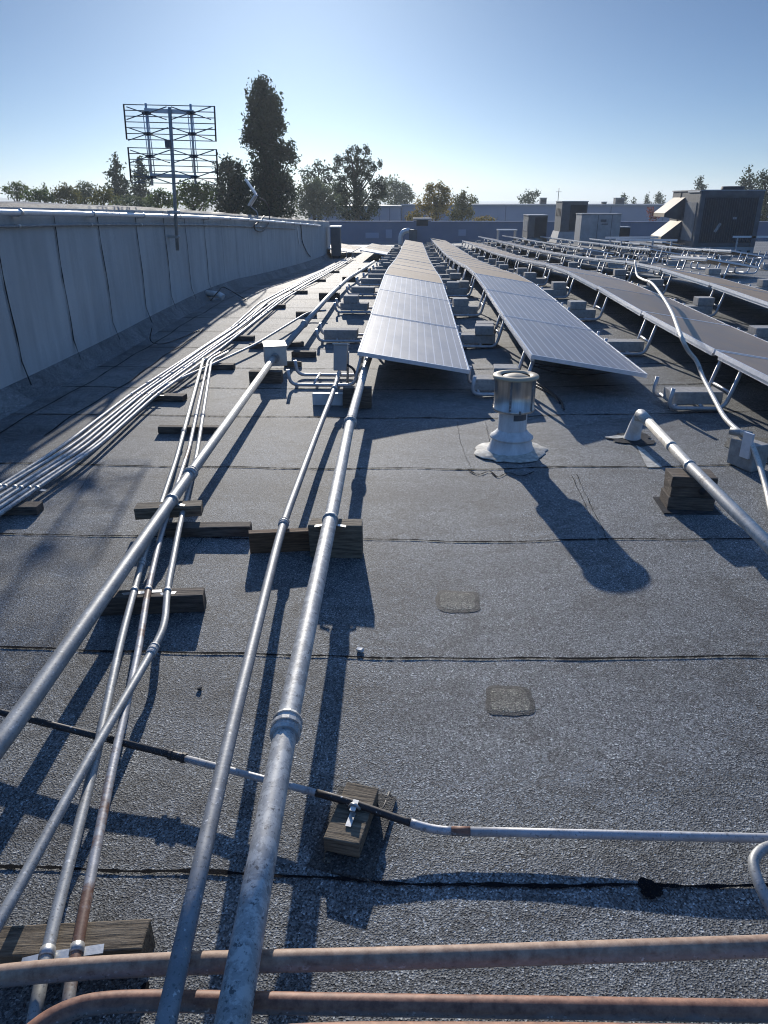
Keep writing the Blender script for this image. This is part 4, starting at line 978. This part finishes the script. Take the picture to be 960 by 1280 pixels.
tree('columnar_tree', [(324, 108, 6, 10), (330, 106, 6, 8), (322, 126, 13, 18), (336, 122, 12, 18), (329, 142, 21, 20), (344, 138, 9, 14), (346, 156, 10, 14), (326, 160, 22, 18), (316, 174, 14, 14), (334, 178, 18, 16), (340, 192, 12, 10), (330, 200, 18, 14), (352, 190, 9, 11), (361, 186, 6, 9), (364, 197, 7, 10), (338, 218, 24, 16), (350, 232, 18, 14), (328, 236, 20, 16), (340, 252, 27, 16), (360, 240, 9, 12), (342, 270, 28, 12), (320, 268, 14, 14)],
     66, 'dark', 'tallest dark columnar tree with lumpy outline behind the left wall', .2, 1.9, trunk=336, elong=1.2)
tree('conifer_tree', [(285, 204, 5, 8), (298, 208, 4, 8), (280, 218, 11, 14), (296, 222, 11, 16), (288, 238, 19, 16), (304, 244, 12, 18), (276, 252, 14, 14), (296, 262, 22, 14)], 62, 'dark', 'dark bushy conifer leaning against the left side of the tallest tree', .2, 1.7, trunk=290, elong=1.3)
tree('conifer_tree', [(145, 201, 3, 5), (147, 209, 6, 6), (144, 219, 9, 6), (150, 226, 10, 7), (145, 236, 13, 8), (152, 246, 14, 9)], 80, 'conifer', 'pointed dark conifer left of the antenna, leftmost of a pair', .24, 1.4, trunk=147, elong=1.3)
tree('conifer_tree', [(174, 202, 3, 5), (176, 210, 6, 6), (173, 219, 8, 6), (180, 226, 9, 7), (174, 237, 12, 8), (182, 246, 12, 8)], 82, 'conifer', 'pointed conifer seen through the antenna grid, rightmost of a pair', .24, 1.3, trunk=177, elong=1.3)
tree('round_tree', [(238, 234, 13, 8), (250, 240, 13, 10), (230, 246, 14, 10), (246, 253, 16, 10), (262, 240, 7, 9)], 58, 'green', 'leafy green tree just right of the antenna mast', .17, 1.6, trunk=243)
tree('round_tree', [(200, 246, 10, 8), (192, 254, 12, 8), (212, 252, 10, 9)], 60, 'green', 'green bushy tree behind the antenna mast base', .17, 1.7600000000000002, trunk=202)
tree('round_tree', [(20, 232, 9, 4), (12, 238, 9, 4), (29, 238, 9, 5), (22, 244, 10, 4)], 70, 'green', 'flat-topped tree at the far left edge', .18, 1.4400000000000002, trunk=22)
tree('round_tree', [(50, 243, 10, 6), (40, 247, 10, 6), (60, 247, 8, 6)], 64, 'green', 'low green shrubby tree second from the left edge', .16, 1.7600000000000002, trunk=50)
tree('conifer_tree', [(56, 235, 2, 4), (56, 240, 4, 5)], 90, 'conifer', 'tiny pointed conifer rising above low trees at left', .2, 1.3, trunk=56)
tree('round_tree', [(82, 238, 12, 6), (74, 246, 11, 8), (90, 246, 12, 9)], 66, 'olive', 'rounded olive tree third from the left edge', .17, 1.7600000000000002, trunk=82)
tree('round_tree', [(104, 234, 9, 7), (112, 244, 13, 9), (100, 248, 10, 8)], 72, 'grey', 'pale green feathery tree fourth from the left edge', .18, 1.4400000000000002, trunk=106)
tree('round_tree', [(128, 242, 11, 8), (138, 250, 12, 8), (120, 252, 10, 7)], 60, 'olive', 'rounded olive tree in front of the left conifer', .16, 1.2, trunk=129)
tree('round_tree', [(165, 252, 12, 7), (152, 256, 11, 6), (178, 256, 10, 6)], 56, 'grey', 'pale low tree in front of the conifer pair', .16, 1.2, trunk=165)
tree('round_tree', [(398, 207, 6, 5), (390, 216, 8, 7), (406, 218, 9, 8), (380, 222, 5, 9), (412, 230, 9, 10), (396, 236, 14, 10)], 100, 'dark', 'dark layered tree in back, right of the tallest tree', .27, 1.1, trunk=399)
tree('round_tree', [(392, 236, 14, 12), (380, 246, 12, 14), (405, 248, 14, 13), (392, 260, 20, 12), (418, 256, 10, 14)], 84, 'grey', 'soft grey-green tree between the tallest tree and open dark tree', .21, 2.0, trunk=393)
tree('open_tree', [(437, 190, 5, 4), (447, 189, 5, 4), (458, 190, 4, 6), (424, 201, 6, 6), (434, 200, 6, 5), (446, 201, 6, 6), (457, 203, 6, 5), (465, 209, 5, 5), (475, 205, 3, 4), (420, 213, 4, 5), (437, 213, 7, 6), (450, 214, 8, 7), (428, 224, 6, 6), (444, 226, 10, 7), (460, 221, 6, 5), (422, 234, 5, 8), (432, 240, 6, 9), (447, 240, 8, 12), (467, 232, 6, 6), (475, 226, 5, 7), (472, 245, 8, 8), (479, 237, 4, 8), (428, 255, 6, 9), (446, 260, 9, 12), (466, 260, 7, 10), (434, 270, 8, 8), (456, 271, 8, 7)],
     78, 'dark', 'open dark tree with gaps in its crown at centre left', .17, 2.0, trunk=446)
tree('round_tree', [(490, 230, 10, 8), (503, 238, 11, 9), (484, 244, 10, 9), (497, 250, 14, 9), (512, 246, 5, 8), (428, 246, 10, 10), (452, 248, 10, 10)], 125, 'grey', 'pale grey-green tree behind the open dark tree', .28, 1.8, trunk=496)
tree('autumn_tree', [(538, 236, 6, 6), (549, 234, 6, 5), (556, 242, 7, 8), (540, 247, 11, 9), (554, 255, 11, 10), (530, 258, 9, 9), (544, 264, 13, 9), (520, 270, 9, 6), (512, 274, 6, 4)], 80, 'gold', 'golden brown tree behind the rear parapet, larger of two', .18, 1.8, trunk=546)
tree('autumn_tree', [(579, 243, 4, 5), (573, 250, 7, 6), (584, 251, 6, 6), (577, 261, 10, 8), (570, 270, 10, 7), (587, 266, 6, 7)], 84, 'olive', 'smaller olive brown tree right of the golden one', .18, 1.8, trunk=578)
tree('conifer_tree', [(594, 249, 2, 3), (594, 254, 5, 4)], 130, 'grey', 'small faint conifer tip right of the autumn trees', .26, 1.3, trunk=594)
tree('low_bush', [(598, 274, 6, 3), (607, 273, 6, 3), (614, 275, 4, 2)], 66, 'gold', 'low yellow flowering bush showing over the rear parapet', .13, 1.2, trunk=605, cat='bush', limbs=False)
tree('round_tree', [(660, 245, 7, 5), (668, 242, 5, 3), (654, 250, 5, 5), (663, 251, 9, 5)], 140, 'conifer', 'round dark tree alone behind the long far building', .3, 1.2, trunk=661)
for (u, v0, v1, wd, lab) in ((780, 243, 258, 4, 'thin conifer beside the dark box on far building'), (792, 248, 258, 3, 'smallest conifer behind the far building'), (808, 245, 258, 4, 'small pointed conifer second left of the big unit'), (824, 241, 258, 7, 'broader conifer just left of the big unit')):
    tree('conifer_tree', [(u, v0+2, wd*.3, 3), (u, v0+6, wd*.6, 4), (u, v0+12, wd, 5)], 150, 'conifer', lab, .3, 1.3, trunk=u, limbs=False)
tree('conifer_tree', [(876, 224, 2, 3), (874, 229, 5, 3), (878, 234, 5, 4), (874, 240, 7, 4), (877, 248, 7, 6)], 120, 'dark', 'dark ragged conifer top above the big unit', .26, 1.4, trunk=876)
tree('conifer_tree', [(936, 214, 3, 4), (935, 222, 7, 5), (930, 230, 10, 6), (943, 232, 10, 7), (934, 242, 16, 9), (940, 256, 18, 12)], 100, 'conifer', 'tall green conifer behind the right edge of the big unit', .27, 1.2, trunk=936)
tree('round_tree', [(955, 222, 8, 7), (962, 232, 9, 10), (952, 244, 8, 11), (960, 258, 10, 12), (951, 272, 7, 12), (958, 286, 9, 12)], 74, 'dark', 'dark leafy tree at the right edge of the view', .17, 1.3, trunk=958)
tree('red_bush', [(814, 264, 4, 5), (817, 271, 5, 5)], 90, 'red', 'red-leaved bush left of the big unit hoods', .18, 1.2, trunk=815, cat='bush', limbs=False)

# ------------------------------------------------------------------ air
m = bpy.data.materials.new('air'); m.use_nodes = True; nt = m.node_tree; nt.nodes.remove(nt.nodes['Principled BSDF'])
pv_ = nt.nodes.new('ShaderNodeVolumePrincipled'); pv_.inputs['Color'].default_value = (.84, .94, 1, 1); pv_.inputs['Density'].default_value = .00065; pv_.inputs['Anisotropy'].default_value = .3
nt.links.new(pv_.outputs[0], nt.nodes['Material Output'].inputs['Volume'])
mb = MB(); mb.box((0, 900, 12), (4600, 4600, 37)); o = mb.build('haze', m); tag(o, 'thin haze in the air over the roof and town', 'haze', kind='stuff')
